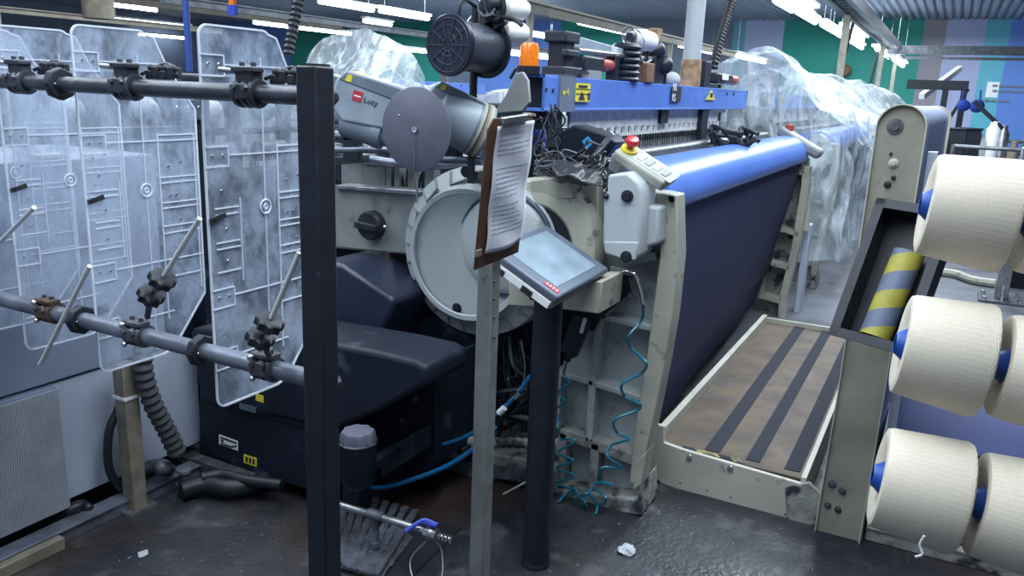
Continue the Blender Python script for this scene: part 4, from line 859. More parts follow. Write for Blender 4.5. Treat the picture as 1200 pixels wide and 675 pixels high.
# ================================================================== weft feeders, disc, spool
def feeder(c, d, lab, ring=.0, sc=1.0, drum_h=-.055, logo='Lucy'):
    d = V(d).normalized(); side = d.cross(Z_).normalized(); u = side.cross(d).normalized(); c = V(c)   # c = rear end of the axis; side points to the viewer's right
    t = thing('weft_feeder', lab, 'weft feeder', c - Z_ * .1)
    def pt(l, h, s): return c + (d * l + u * h + side * s) * sc
    o = [(-.02, -.01), (-.02, .075), (.0, .10), (.20, .10), (.235, .085), (.235, .02), (.20, -.03), (.03, -.05)]
    body = MB().prism([pt(l, h, -.05) for l, h in o], side * .1 * sc).build('housing', 'feeder_grey', t, bevel=.012, seg=3)
    MB().prism([pt(l, h, -.053) for l, h in ((-.01, .078), (.01, .112), (.2, .112), (.28, .075), (.28, .05), (.2, .066))], side * .106 * sc).build('top_cover', 'feeder_dark', t, bevel=.006)
    if ring:
        MB().lathe(pt(.03, 0, 0), d, [(.05 * sc, 0), (ring * .8, .02), (ring * .95, .12 * sc), (ring * .97, .17 * sc)], 48).build('drum', 'feeder_grey', t)
        for h, r, m in ((.170, ring * .98, 'feeder_dark'), (.182, ring, 'cast_beige'), (.192, ring * .97, 'black_ink'), (.20, ring, 'wood_pole'), (.211, ring * 1.02, 'cast_beige'), (.222, ring * .98, 'plate_grey')):
            MB().lathe(pt(.03, 0, 0) + d * h * sc, d, [(r - .02, 0), (r, .0), (r + .001, .011), (r - .02, .011)], 48, cap=False).build('ring', m, t)
        MB().lathe(pt(.03, 0, 0) + d * .2 * sc, d, [(ring * .6, 0), (ring * .6, .06), (ring * .5, .08), (0, .082)], 36).build('nose', 'feeder_dark', t)
    else:
        MB().lathe(pt(.02, drum_h, 0), d, [(.045, 0), (.052, .01), (.052, .12), (.056, .13), (.056, .16), (.04, .165), (.04, .2), (0, .21)], 32).build('drum', 'feeder_dark', t)
    s_ = -side if side.dot(c - V((0, 0, EYE))) > 0 else side; off = .0515 * sc
    def lp(l, h, k=0): return pt(l, h, 0) + s_ * (off + k)
    rd = MB().prism([lp(.05, .03), lp(.083, .03), lp(.083, .062), lp(.05, .062)], s_ * .001).build('red_logo', 'red_label', body)
    MB().prism([lp(.055, .044, .001), lp(.078, .044, .001), lp(.078, .048, .001), lp(.055, .048, .001)], s_ * .0006).build('mark', 'white_label', rd)
    text(1, logo, 'black_ink', body, lp(.089, .034, .0006), d, u, .019 * sc)
    MB().prism([pt(.02, .1125, -.03), pt(.055, .1125, -.03), pt(.055, .1125, .03), pt(.02, .1125, .03)], u * .001).build('yellow_label', 'yellow', t)
    MB().prism([pt(.014, .082, 0) + s_ * .0535 * sc, pt(.036, .082, 0) + s_ * .0535 * sc, pt(.036, .104, 0) + s_ * .0535 * sc, pt(.02, .104, 0) + s_ * .0535 * sc], s_ * .001).build('yellow_label', 'yellow', t)
    return t
feeder(P(400, 122, 'x', 2.38), (.30, -.9, -.24), 'grey weft feeder with red logo behind the round grey disc, left one', sc=1.12)
feeder(P(500, 124, 'x', 2.40), (.62, -.72, -.40), 'grey weft feeder with ringed drum right of the round grey disc', ring=.098, sc=.86)
feeder(P(350, 108, 'x', 2.75), (.30, -.9, -.2), 'grey weft feeder partly hidden behind the black post')
t = thing('feeder_stand', 'dark bracket and tube stand carrying the weft feeders', 'stand', P(415, 185, 'x', 2.5))
MB().tube(Q([(385, 176), (440, 176), (500, 186), (565, 188)], 'x', 2.5), .014, 10).build('tube', 'bar_steel_light', t)
MB().box(P(407, 130, 'x', 2.52), P(420, 190, 'x', 2.49)).box(P(392, 158, 'x', 2.52), P(420, 166, 'x', 2.49)).box(P(524, 160, 'x', 2.56), P(536, 192, 'x', 2.52)).each('bracket', 'dark_plastic', t, bevel=.003)
MB().box((2.5, P(560, 190, 'x', 2.5).y, 1.28), (2.75, P(560, 190, 'x', 2.5).y + .03, 1.31)).box((2.5, 2.15, 1.28), (2.9, 2.18, 1.31)).each('arm', 'dark_plastic', t)
q = P(487, 152, 'x', 2.3)
t = thing('round_disc', 'flat dark grey round disc shield with a small bright hub', 'disc', (2.3, q.y, q.z - .142))
MB().lathe((2.304, q.y, q.z), -X_, [(.139, -.001), (.142, .001), (.142, .003), (.139, .005)], 64).build('disc', 'disc_grey', t)
MB().lathe((2.298, q.y, q.z), -X_, [(.010, 0), (.010, .006), (.005, .006), (.005, .002), (0, .002)], 20, cap=False).build('hub', 'chrome', t); MB().ball((2.297, q.y + .066, q.z + .005 + .04), .003).build('rivet', 'chrome', t)
MB().cyl((2.312, q.y, q.z - .25), (2.312, q.y, q.z), .004, n=8).cyl((2.296, q.y, q.z - .20), (2.296, q.y, q.z - .012), .0015, n=6).build('rod', 'steel', t)
MB().bar((2.308, q.y, q.z), (2.48, q.y, q.z), .015, .015).build('arm', 'dirty_steel', t)
# black spool
c = P(527, 53, 'x', 2.3); L_ = .19; c2 = P(557, 59, 'x', 2.3 + .3); d = V((1, -.12, 0)).normalized()
r1 = .098
t = thing('black_spool', 'black flanged plastic spool wound with dark yarn, hanging above the feeders', 'spool', c - Z_ * r1)
fl = MB().lathe(c, d, [(r1 * .97, -.008), (r1, -.004), (r1, .008), (.03, .010)], 48).build('flange', 'spool_dark', t)
b = MB(); a_, b_2, dd = basis(d)
for rr in (.86, .62, .36, .2): b.ring(c - d * .009, d, r1 * rr, .0016, 48, 5)
for k in range(10):
    an = 2 * PI * k / 10; uu = a_ * math.cos(an) + b_2 * math.sin(an); b.bar(c - d * .009 + uu * r1 * .2, c - d * .009 + uu * r1 * .86, .004, .004, up=d)
b.build('spoke_pattern', 'spool_spoke', fl)
MB().lathe(c + d * .008, d, [(.078, 0), (.080, .01), (.080, L_ - .01), (.078, L_)], 48).build('winding', 'spool_yarn', t)
MB().lathe(c + d * (L_ + .008), d, [(r1, 0), (r1, .012), (.03, .014)], 48).build('flange', 'spool_dark', t)
# spool carrier post
pz1 = P(572, 130, 'x', 2.6); 
t = thing('spool_stand', 'black stand and wire arms holding the black spool and the white cones', 'stand', pz1)
top = c + d * (L_ * .75)
MB().cyl((top.x + .05, pz1.y, pz1.z - .25), (top.x + .05, pz1.y, c.z + .14), .014, n=14).build('post', 'black_paint', t)
q = V((top.x + .05, pz1.y, pz1.z)); MB().lathe(q - Z_ * .04, Z_, [(.05, 0), (.05, .03), (.036, .034), (.036, .06), (.028, .062), (.028, .08)], 24).build('socket', 'dark_plastic', t)
b = MB(); s0 = c + Z_ * .0
b.tube([c + d * .03 + Z_ * .0, c + d * .03 + V((0, -.02, .14)), P(560, 8, 'x', 2.45), P(572, -12, 'x', 2.45)], .006).tube([c + d * .15, c + d * .17 + V((0, 0, .11)), P(575, 18, 'x', 2.45), P(600, 22, 'x', 2.45), P(612, 30, 'x', 2.45)], .007)
b.tube([P(565, -10, 'x', 2.45), P(570, 12, 'x', 2.45), P(580, 24, 'x', 2.45), P(590, 14, 'x', 2.45), P(588, -10, 'x', 2.45)], .009)
b.each('wire_arm', 'black_paint', t)
b = MB().obox(P(574, 12, 'x', 2.47), V((.02, 0, 0)), V((0, .03, -.01)), V((0, .01, .04))).obox(P(586, 26, 'x', 2.47), V((.015, 0, 0)), V((0, .02, -.012)), V((0, .006, .014))).ball(P(580, 4, 'x', 2.44), .024, 8).ball(P(573, 20, 'x', 2.44), .016, 8)
b.build('tensioner', 'dark_plastic', t, bevel=.003); MB().ring(P(570, 8, 'x', 2.42), V((1, .3, 0)), .028, .004, 24, 6).build('eyelet', 'chrome', t)
MB().tube([P(567, 0, 'x', 2.5), P(553, 18, 'x', 2.5), P(547, 26, 'x', 2.45)], .0025, 6, 0).build('chain', 'white_label', t)
MB().bar((q.x, q.y, q.z - .24), (2.9, q.y, q.z - .26), .03, .03).build('mount', 'dark_plastic', t)
for px, py, lab in ((603, 9, 'upper white yarn cone right of the black spool'), (602, 37, 'lower white yarn cone right of the black spool')):
    q = P(px - 12, py, 'x', 2.5); dd = V((1, -.45, 0)).normalized(); t = thing('yarn_cone', lab, 'yarn cone', q - Z_ * .045, 'white yarn cones beside the black spool')
    MB().lathe(q, dd, [(.012, 0), (.028, .004), (.035, .02), (.036, .075), (.028, .092), (.012, .095)], 28).build('winding', 'yarn_white', t)
    MB().lathe(q, dd, [(.011, -.012), (.013, 0), (.013, .01)], 16).build('core', 'wood_dark', t)
    MB().cyl(q - dd * .06, q - dd * .01, .006).build('peg', 'black_paint', t)
# dark triangular guard right of the spool stand
tri = MB().prism(fp([(578, 133), (592, 112), (604, 86), (612, 84), (618, 94), (620, 120), (612, 130)], 2.75), (.02, 0, 0)); tag(tri.build('triangular_guard', 'plate_grey', bevel=.003), 'dark triangular guard plate left of the blue beam end', 'guard')
tag(MB().tube(Q([(598, 92), (606, 80), (620, 80), (632, 88)], 'x', 2.95), .007).build('cable', 'hose_black'), 'black cable arching over to the left end of the blue beam', 'cable')
# ================================================================== loom top clutter near the near end
t = thing('black_box', 'tilted black box with a blue diamond sticker on the near end of the loom', 'box', P(690, 190, 'x', 2.95))
bx_ = MB().prism(fp([(652, 158), (672, 146), (712, 158), (722, 168), (700, 198), (655, 186)], 2.88), (.12, 0, 0)).build('case', 'machine_black', t, bevel=.008)
dm = MB().prism(fp([(682, 165.5), (689, 159.5), (696, 167), (689, 174)], 2.88), (-.002, 0, 0)).build('blue_sticker', 'teal', bx_); dm['label'] = 'blue diamond sticker with a white arrow'
MT['sticker_blue'] = mat('sticker_blue', (.02, .28, .6), .4); dm.data.materials[0] = MT['sticker_blue']
MB().prism(fp([(686, 166), (689, 163), (692, 166), (690, 166), (690, 169), (688, 169), (688, 166)], 2.8775), (-.0008, 0, 0)).build('arrow', 'black_ink', dm)
MB().bar(P(690, 192, 'x', 2.85), P(718, 156, 'x', 2.85), .012, .02).build('bar', 'steel', t)
t = thing('black_bag', 'crumpled black plastic wrap over the cables beside the clipboard', 'bag', P(670, 205, 'x', 2.8))
def bagf(u, v):
    p = P(648 + 58 * u, 188 + 20 * v + 9 * u, 'x', 2.60 + .10 * (1 - v)); p.x -= .08 * math.sin(PI * v) * math.sin(PI * min(1, u * 1.1)); return p + noise.noise_vector(p * 14) * .022 + noise.noise_vector(p * 33) * .008
MB().grid(bagf, 40, 24).build('wrap', 'bag_black', t, solid=.003)
MB().box(P(655, 197, 'x', 2.8), P(700, 214, 'x', 2.95)).build('cable_pack', 'dark_plastic', t, bevel=.01)
def cables(nm, lab, n, p0, p1, x, spread, mats, r=(.004, .007), sag=.06, seed=1):
    rn = random.Random(seed); t = thing(nm, lab, 'cables', P(*p0, 'x', x))
    for i in range(n):
        a = P(p0[0] + rn.uniform(-1, 1) * spread, p0[1] + rn.uniform(-1, 1) * spread, 'x', x + rn.uniform(-.06, .06)); c = P(p1[0] + rn.uniform(-1, 1) * spread, p1[1] + rn.uniform(-1, 1) * spread, 'x', x + rn.uniform(-.06, .06))
        pts = [a] + [a.lerp(c, k / 4) + V((rn.uniform(-.04, .04), rn.uniform(-.07, .07), rn.uniform(-.07, .07) - sag * (1 - abs(k - 2) / 2))) for k in (1, 2, 3)] + [c]
        MB().tube(pts, rn.uniform(*r), 8, 8).build('cable', rn.choice(mats), t)
cables('cable_bundle', 'tangle of black and grey cables right of the clipboard, above the dark opening', 22, (640, 195), (700, 185), 2.76, 16, ['hose_black', 'hose_black', 'dark_plastic', 'hose_grey', 'dirty_steel'], r=(.003, .006), seed=3)
cables('cable_bundle', 'loose cables hanging below the left end of the blue beam', 14, (640, 132), (636, 205), 2.85, 12, ['hose_black', 'dark_plastic', 'hose_grey', 'hose_black', 'dirty_steel', 'valve_blue'], r=(.0025, .0045), sag=0, seed=5)
cables('cable_bundle', 'black cables looping under the black box with the blue sticker', 10, (700, 200), (745, 190), 2.85, 12, ['hose_black', 'hose_black', 'steel'], seed=8)
cables('cable_bundle', 'dark cable tangle on the middle of the loom in front of the heald sheet', 14, (840, 160), (880, 165), 4.6, 9, ['hose_black', 'dark_plastic'], r=(.008, .016), seed=9)
cables('cable_bundle', 'dark grimy cables under the loom behind the galvanised post', 18, (500, 500), (610, 470), 2.8, 24, ['hose_black', 'dark_plastic', 'hose_grey', 'machine_black'], r=(.005, .012), seed=11)
cables('cable_bundle', 'dark wires hanging under the round gear housing right of the clipboard post', 10, (600, 385), (606, 500), 2.85, 16, ['hose_black', 'hose_grey', 'dark_plastic'], r=(.004, .008), sag=0, seed=12)
tag(MB().box(P(622, 152, 'x', 2.9), P(640, 176, 'x', 2.95)).build('blue_connector', 'valve_blue', bevel=.006), 'blue and white connector block just right of the clipped paper', 'connector')
# ================================================================== control pendant
A, B_ = P(730, 178, 'x', 2.74), P(782, 212, 'x', 2.72); d = (B_ - A).normalized(); n_ = V((-.35, 0, 1)); n_ = (n_ - d * n_.dot(d)).normalized(); s_ = d.cross(n_).normalized()
t = thing('control_pendant', 'beige control box with red emergency stop button on the loom corner', 'control box', (A + B_) / 2 - n_ * .03)
cen = (A + B_) / 2
bd = MB().obox(cen, d * ((B_ - A).length / 2 + .012), s_ * .048, n_ * .022).build('case', 'cast_beige', t, bevel=.012, seg=3)
MB().obox(cen + n_ * .0225 + d * .04, d * .085, s_ * .034, n_ * .0015).build('keypad', 'cast_grey', t, bevel=.001)
for k in range(4):
    MB().obox(cen + n_ * .025 + d * (-.02 + .035 * k), d * .011, s_ * .02, n_ * .002).build('key', 'plate_grey' if k % 2 else 'cover_grey', t, bevel=.001)
e = A + n_ * .022 + d * .022
MB().lathe(e, n_, [(.03, 0), (.03, .008), (.022, .01)], 24).build('guard_ring', 'yellow', t)
MB().lathe(e + n_ * .008, n_, [(.012, 0), (.012, .018), (.024, .022), (.026, .03), (.02, .042), (0, .045)], 24).build('stop_button', 'red_plastic', t)
MB().obox(A - n_ * .045 + d * .0, d * .025, s_ * .03, n_ * .035).build('bracket', 'cast_grey', t, bevel=.006)
t = thing('control_pendant', 'grey handle-like control box at the far end of the blue breast beam', 'control box', P(935, 168, 'x', 6.2))
MB().bar(P(914, 152, 'x', 6.2), P(962, 182, 'x', 6.2), .16, .07).build('case', 'plate_grey', t, bevel=.02); MB().lathe(P(925, 150, 'x', 6.2) , Z_, [(.03, -.02), (.03, .02), (0, .03)], 14).build('button', 'cap_red', t)
MB().cyl(P(944, 185, 'x', 6.3), P(944, 270, 'x', 6.3), .03).build('stem', 'cast_beige', t)
# ================================================================== terminal on black post
C3 = P(654, 349, 'x', 2.12); B3 = P(714, 315, 'y', C3.y); A3 = P(641, 263, 'x', B3.x); D3 = A3 - (B3 - C3)
e1 = (B3 - C3); e2 = (C3 - D3); nn = e1.cross(e2).normalized()
if nn.z < 0: nn = -nn
cen = (A3 + C3) / 2; u1, u2 = e1.normalized(), (e2 - e1.normalized() * e2.dot(e1.normalized())).normalized(); h1, h2 = e1.length / 2, e2.length / 2
t = thing('control_terminal', 'touchscreen terminal tilted on a round black post', 'screen', (2.26, cen.y, 0))
bz = MB().obox(cen - nn * .012, u1 * h1, u2 * h2, nn * .012).build('bezel', 'bezel', t, bevel=.008, seg=3)
MB().obox(cen - nn * .04, u1 * (h1 - .006), u2 * (h2 - .006), nn * .018).build('back_case', 'plate_grey', t, bevel=.008)
MB().obox(cen + nn * .0005 - u2 * .004, u1 * (h1 * .76), u2 * (h2 * .78), nn * .001).build('screen', 'screen', bz)
rc = cen + nn * .0012 - u1 * h1 * .66 + u2 * h2 * .8
rc = cen + nn * .0012 - u1 * h1 * .86 + u2 * h2 * .70
rl = MB().obox(rc, u1 * .012, u2 * .028, nn * .0006).build('red_label', 'red_label', bz)
for k in range(4): MB().obox(rc + u2 * (-.018 + .012 * k) + nn * .001, u1 * .0065, u2 * .0018, nn * .0004).build('letter_mark', 'white_label', rl)
for k in (-.5, .3): MB().obox(cen - nn * .045 - u1 * (h1 + .002) + u2 * h2 * k, u1 * .004, u2 * .02, nn * .01).build('latch', 'black_ink', t)
MB().obox(cen - nn * .04 - u1 * (h1 + .0) , u1 * .003, u2 * h2 * .9, nn * .012).build('side_strip', 'white_label', t)
px_, py_ = 2.262, P(640.5, 400, 'x', 2.262).y; zz = cen.z - .07
MB().cyl((px_, py_, 0.012), (px_, py_, zz - .02), .047, n=28).build('post', 'black_paint', t); MB().lathe((px_, py_, 0), Z_, [(.051, 0), (.050, .012), (.047, .02)], 28).build('base', 'black_paint', t)
MB().obox((px_, py_ + .0, zz - .01), u1 * .05, V((0, .05, 0)), V((0, 0, .04))).build('mount', 'machine_black', t, bevel=.01)
# ================================================================== clipboard on post
def cp(px, py, dep): d = V((px - CX, py - CY, F)) / F * dep; return V((0, 0, EYE)) + V((_x.dot(d), _y.dot(d), _z.dot(d)))
L0, L1, R0 = cp(556, 317, 1.80), cp(572, 140, 1.68), cp(608, 293, 1.95)
e2 = L1 - L0; e1 = R0 - L0; e1 = (e1 - e2.normalized() * e1.dot(e2.normalized())); nb = e1.cross(e2).normalized()
if nb.dot(-L0 + V((0, 0, EYE))) < 0: nb = -nb
t = thing('clipboard', 'brown clipboard holding white sheets, leaning on the galvanised post', 'clipboard', L0)
MB().prism([L0 + e1 * .02, L0 + e1, L0 + e1 + e2 * .95, L0 + e1 * .9 + e2 * .985, L0 + e1 * .12 + e2, L0 + e1 * .02 + e2 * .94, L0], -nb * .004).build('board', 'hardboard', t, bevel=.001)
def pb(u, v, k=0): return L0 + e1 * u + e2 * v + nb * k
def pf(u, v): return pb(.17 + .83 * u + .01 * math.sin(v * 9), .10 + .85 * v, .003 + .012 * (1 - v) * abs(math.sin(u * 3.1)) + .002 * math.sin(v * 14 + u * 5))
pp = MB().grid(pf, 14, 30).build('paper', 'paper', t, solid=.0012)
MT['ink'] = mat('ink', (.38, .42, .56), .7)
rn = random.Random(4); b = MB()
for k in range(22):
    v = .93 - k * .037
    if k in (5, 6, 14): continue
    u = .08; end = rn.uniform(.6, .92)
    while u < end:
        w = rn.uniform(.03, .1); p0, p1 = pf(u, v - .004 * u * 20 * .1), pf(min(u + w, .96), v)
        b.bar(p0 + nb * .0014, p1 + nb * .0014, .0005, .0016, up=e2); u += w + .025
tb = b.build('handwriting', 'ink', pp); tb['kind'] = 'stuff'
cl_ = MB().obox(pb(.5, .965, .006), e1 * .24, e2 * .03, nb * .004).obox(pb(.5, .99, .012), e1 * .3, e2.normalized() * .007, nb * .006).build('clip', 'steel', t, bevel=.003)
MB().ring(pb(.78, 1.0, .012), e2, .012, .004, 16, 6).build('spring', 'brass', cl_)
MB().obox(pb(.04, .12, .002), e1 * .05, e2 * .022, nb * .003).build('tape', 'wood_pole', t)
q = P(559, 500, 'x', 1.72); q = cp(568, 480, 2.0)
zp = pb(.5, .55).z; t = thing('galvanised_post', 'dull galvanised square post standing in front of the loom, holding the clipboard', 'post', (q.x, q.y, 0))
MB().box((q.x - .0205, q.y - .0205, .006), (q.x + .0205, q.y + .0205, P(575, 285, 'x', q.x).z)).build('tube', 'galv', t, bevel=.003)
MB().box((q.x - .06, q.y - .06, 0), (q.x + .06, q.y + .06, .008)).build('base_plate', 'galv', t)
for v in (.25, .6): e = pb(.45, v, -.004); MB().bar(e, (q.x, q.y, min(e.z, zp + .1)), .02, .012).build('board_bracket', 'galv', t)
for yy in (330, 350, 372, 395): MB().ball(P(579, yy, 'y', q.y - .0205), .004).build('screw', 'brass', t)
# ================================================================== hoses and air guns at the frame
def hose(nm, lab, px, x, r, m, cat='hose', n=8, osc=0):
    pts = [P(a, b_, 'x', x + (osc * (1 if i % 2 else -1))) for i, (a, b_) in enumerate(px)]
    return tag(MB().tube(pts, r, n, 7).build(nm, m), lab, cat)
hose('coiled_air_hose', 'cyan coiled air hose hanging down the front of the loom side frame', [(754, 356), (752, 375), (736, 395), (740, 408), (757, 425), (752, 437), (729, 450), (733, 465), (749, 473), (748, 480), (720, 492), (724, 508), (738, 514), (716, 522), (712, 535), (728, 548), (706, 548), (704, 562), (718, 568), (697, 566), (692, 580), (704, 592), (710, 583), (696, 573), (684, 586), (687, 603), (698, 602), (699, 588), (686, 578), (672, 592), (676, 609), (687, 604), (685, 588), (668, 576), (655, 588)], 2.70, .0054, 'coil_cyan', osc=.02)
hose('coiled_air_hose', 'second cyan coiled hose close behind the round black post', [(664, 424), (661, 440), (668, 448), (654, 460), (662, 470), (652, 480), (656, 500), (652, 514), (676, 516), (654, 530), (672, 540), (652, 548), (674, 558), (652, 566), (676, 576), (656, 584), (674, 572)], 2.72, .005, 'coil_cyan', osc=.02)
t = thing('air_gun', 'chrome air gun hanging below the grey box cover', 'air gun', P(742, 330, 'x', 2.66))
MB().tube(Q([(722, 322), (733, 318), (744, 322), (750, 338), (754, 357)], 'x', 2.66), [.006] * 6 + [.007] * 8 + [.006] * 7, 10).build('body', 'chrome', t)
MB().tube(Q([(738, 326), (741, 340), (746, 350)], 'x', 2.65), .005).build('lever', 'dark_plastic', t); MB().box(P(715, 312, 'x', 2.66), P(742, 322, 'x', 2.68)).build('hook', 'plate_grey', t, bevel=.003)
t = thing('air_gun', 'black hand tool with white marking hanging beside the round black post', 'air gun', P(670, 400, 'x', 2.70))
MB().bar(P(683, 372, 'x', 2.70), P(666, 415, 'x', 2.70), .05, .07, up=Y_).bar(P(668, 412, 'x', 2.70), P(664, 424, 'x', 2.70), .025, .03, up=Y_).build('body', 'black_paint', t, bevel=.012)
MB().bar(P(686, 373, 'x', 2.67), P(681, 390, 'x', 2.67), .012, .012, up=Y_).build('marking', 'white_label', t)
MB().prism(fp([(655, 360), (700, 330), (730, 316), (738, 318), (741, 340), (722, 358), (704, 372), (694, 388), (655, 372)], 2.765), (.01, 0, 0)).build('opening_shade', 'void_shade', loom)  # black piece in front of the frame, painting the darkness of the void
hose('blue_air_hose', 'blue air hose curving along the floor from the pot to the loom', [(424, 571), (450, 571), (480, 563), (520, 548), (552, 528), (580, 500)], 2.3, .0095, 'hose_blue', n=10)
hose('blue_air_hose', 'upper blue hose running behind the galvanised post', [(494, 528), (515, 522), (540, 514), (560, 503), (590, 478), (606, 462), (622, 440)], 2.42, .0075, 'hose_blue', n=10)
tag(MB().cyl(P(585, 484, 'x', 2.4), P(591, 478, 'x', 2.4), .012).build('hose_connector', 'white_label'), 'small white connector on the thin blue hose', 'connector')
tag(MB().cyl(P(603, 465, 'x', 2.4), P(609, 459, 'x', 2.4), .011).build('hose_connector', 'chrome'), 'metal connector on the thin blue hose near the black post', 'connector')
hose('wire', 'pale wire hanging from the housing to the hose connector', [(611, 400), (615, 430), (612, 452), (606, 462)], 2.42, .003, 'steel', 'wire')
corr_hose(Q([(484, 526), (500, 520), (530, 517), (580, 518), (630, 520), (660, 520)], 'x', 2.62), .02, 'corrugated_hose', 'brown-grey corrugated hose lying along the base of the loom', 'cast_dirty', step=.018)
hose('stick', 'thin pale stick leaning on the loom base', [(590, 579), (622, 562)], 2.4, .004, 'cast_beige', 'stick')
t = thing('base_casting', 'grimy cast base beam under the near end of the loom', 'machine part', P(590, 560, 'x', 2.74))
MB().prism(fp([(500, 530), (560, 528), (652, 545), (652, 585), (600, 565), (530, 548), (500, 545)], 2.76), (.14, 0, 0)).build('beam', 'cast_dirty', t, bevel=.01)
def lump(u, v):
    p = P(510 + 140 * u, 537 + 14 * u + 18 * v, 'x', 2.75); p.x -= .05 * math.sin(PI * v) ; return p + noise.noise_vector(p * 22) * .02
MB().grid(lump, 60, 12).build('fluff_crust', 'lint_dark', t)
# ---------------- floor pit with pipe and valve
pts = [(392, 590), (440, 605), (500, 622)]
zp_ = .16
t = thing('pipe_valve', 'grey water pipe with a tee and blue-handled ball valve over the floor drain', 'valve', P(450, 640, 'z', 0))
A, T, E_, N_ = [P(x, y, 'z', zp_) for x, y in ((385, 588), (440, 604), (503, 624), (533, 633))]
MB().cyl(A, T, .013, n=14).cyl(T, E_, .013, n=14).build('pipe', 'steel', t)
dv = (E_ - T).normalized()
MB().cyl(T - dv * .03, T + dv * .03, .019, n=14).cyl(T, T - Z_ * .04, .018, n=14).build('tee', 'dirty_steel', t, bevel=.002); MB().cyl(A, A + dv * .04, .02, n=8).build('union', 'chrome', t)
MB().cyl(T - Z_ * .04, V((T.x, T.y, -.02)), .012, n=12).cyl(T - Z_ * .10, T - Z_ * .12, .016, n=8).build('down_pipe', 'bar_steel_light', t)
MB().cyl(E_ - dv * .015, E_ + dv * .03, .021, n=8).ball(E_ + dv * .01, .022, 8).cyl(E_, E_ + Z_ * .035, .008).build('ball_valve', 'steel', t)
hp = E_ + Z_ * .035; MB().tube([hp + dv * .03, hp - dv * .01 + Z_ * .006, hp - dv * .05 + V((-.01, -.02, .0)), hp - dv * .085 + V((-.04, -.02, -.03))], .008, 8).obox(hp, dv * .03, dv.cross(Z_) * .012, Z_ * .004).build('handle', 'valve_blue', t)
b = MB()
for k in range(4): b.lathe(E_ + dv * (.035 + k * .014), dv, [(.009, 0), (.014, .006), (.009, .012)], 12)
b.each('hose_nipple', 'chrome', t)
w0 = E_ - Z_ * .02; MB().tube([w0, w0 + V((-.05, .04, -.07)), w0 + V((-.09, -.02, -.12)), w0 + V((-.05, -.08, -.1)), w0 + V((.0, -.05, -.03)), w0 + dv * .02], .0022, 6).build('wire_loop', 'steel', t)
MB().cyl(A, V((A.x, A.y, 0)), .013).ball(A + Z_ * .02, .024, 8).build('support', 'dirty_steel', t)
t = thing('drain_pit', 'dark floor drain with a fluff-clogged grate under the pipe', 'drain', P(440, 640, 'z', 0))
c4 = [P(x, y, 'z', .0) for x, y in ((392, 575), (540, 620), (470, 690), (380, 665))]
MB().prism([p + Z_ * .001 for p in c4], (0, 0, .004)).build('pit', 'void_shade', t)  # flat black slab imitating the shade down in the pit
b = MB()
for k in range(9):
    f_ = (k + .5) / 9 * .7; p = c4[0].lerp(c4[1], f_); q = c4[3].lerp(c4[2], f_); b.bar(p + Z_ * .02, q + Z_ * .02, .03, .02)
b.each('grate_bar', 'lint_dark', t, bevel=.006)
def lint_f(u, v):
    p = c4[0].lerp(c4[1], .75 * u).lerp(c4[3].lerp(c4[2], .75 * u), .35 + .65 * v); h = noise.noise(p * 9) * .05 + noise.noise(p * 30) * .03; p.z = .01 + max(0, h); return p
MB().grid(lint_f, 60, 60).build('fluff', 'lint_dark', t)
# lint bits on the floor
for px, py, r, m, lab in ((168, 650, .016, 'lint', 'white fluff tuft on the dark floor near the cabinet'), (735, 647, .03, 'lint', 'flat pale fluff scrap on the floor right of the black post'), (160, 595, .01, 'cast_beige', 'tiny scrap on the floor near the rail')):
    q = P(px, py, 'z', 0); b = MB().ball(q + Z_ * r * .3, r, 14, (1.2, 1.1, .3))
    b.v = [v + noise.noise_vector(v * 60) * r * .35 for v in b.v]; tag(b.build('fluff', m), lab, 'fluff')
rn = random.Random(21); b = MB()
for k in range(160):
    if k % 2: x, y = rn.uniform(2.2, 3.0), rn.uniform(.0, .95)
    else: x, y = rn.uniform(1.5, 2.4), rn.uniform(1.2, 2.5)
    r = rn.uniform(.0006, .0022); b.ball((x, y, r * .4), r, 4, (rn.uniform(.6, 1.8), 1, .5))
tag(b.build('floor_crumbs', 'lint'), 'pale crumbs of fluff scattered over the dark floor', 'fluff', kind='stuff')

t = thing('dark_column', 'dark machine column seen between the second and third clear panels', 'column', P(236, 260, 'y', 2.75))
q0, q1 = P(229, 140, 'y', 2.75), P(243, 262, 'y', 2.75); MB().box((q0.x, 2.75, .5), (q1.x, 2.83, q0.z)).build('upright', 'machine_black', t)
q0, q1 = P(203, 116, 'y', 2.74), P(238, 139, 'y', 2.74); MB().box((q0.x, 2.72, q1.z), (q1.x + .02, 2.75, q0.z)).build('plate', 'bezel', t, bevel=.003)
for px in (208, 221, 233): MB().lathe((P(px, 126, 'y', 2.72).x, 2.72, P(px, 126, 'y', 2.72).z), -Y_, [(.008, 0), (.006, .004), (0, .005)], 10).build('bolt', 'chrome', t)
MB().box((q0.x, 2.83, .0), (q1.x + .1, 3.1, .9)).build('base', 'machine_black', t)
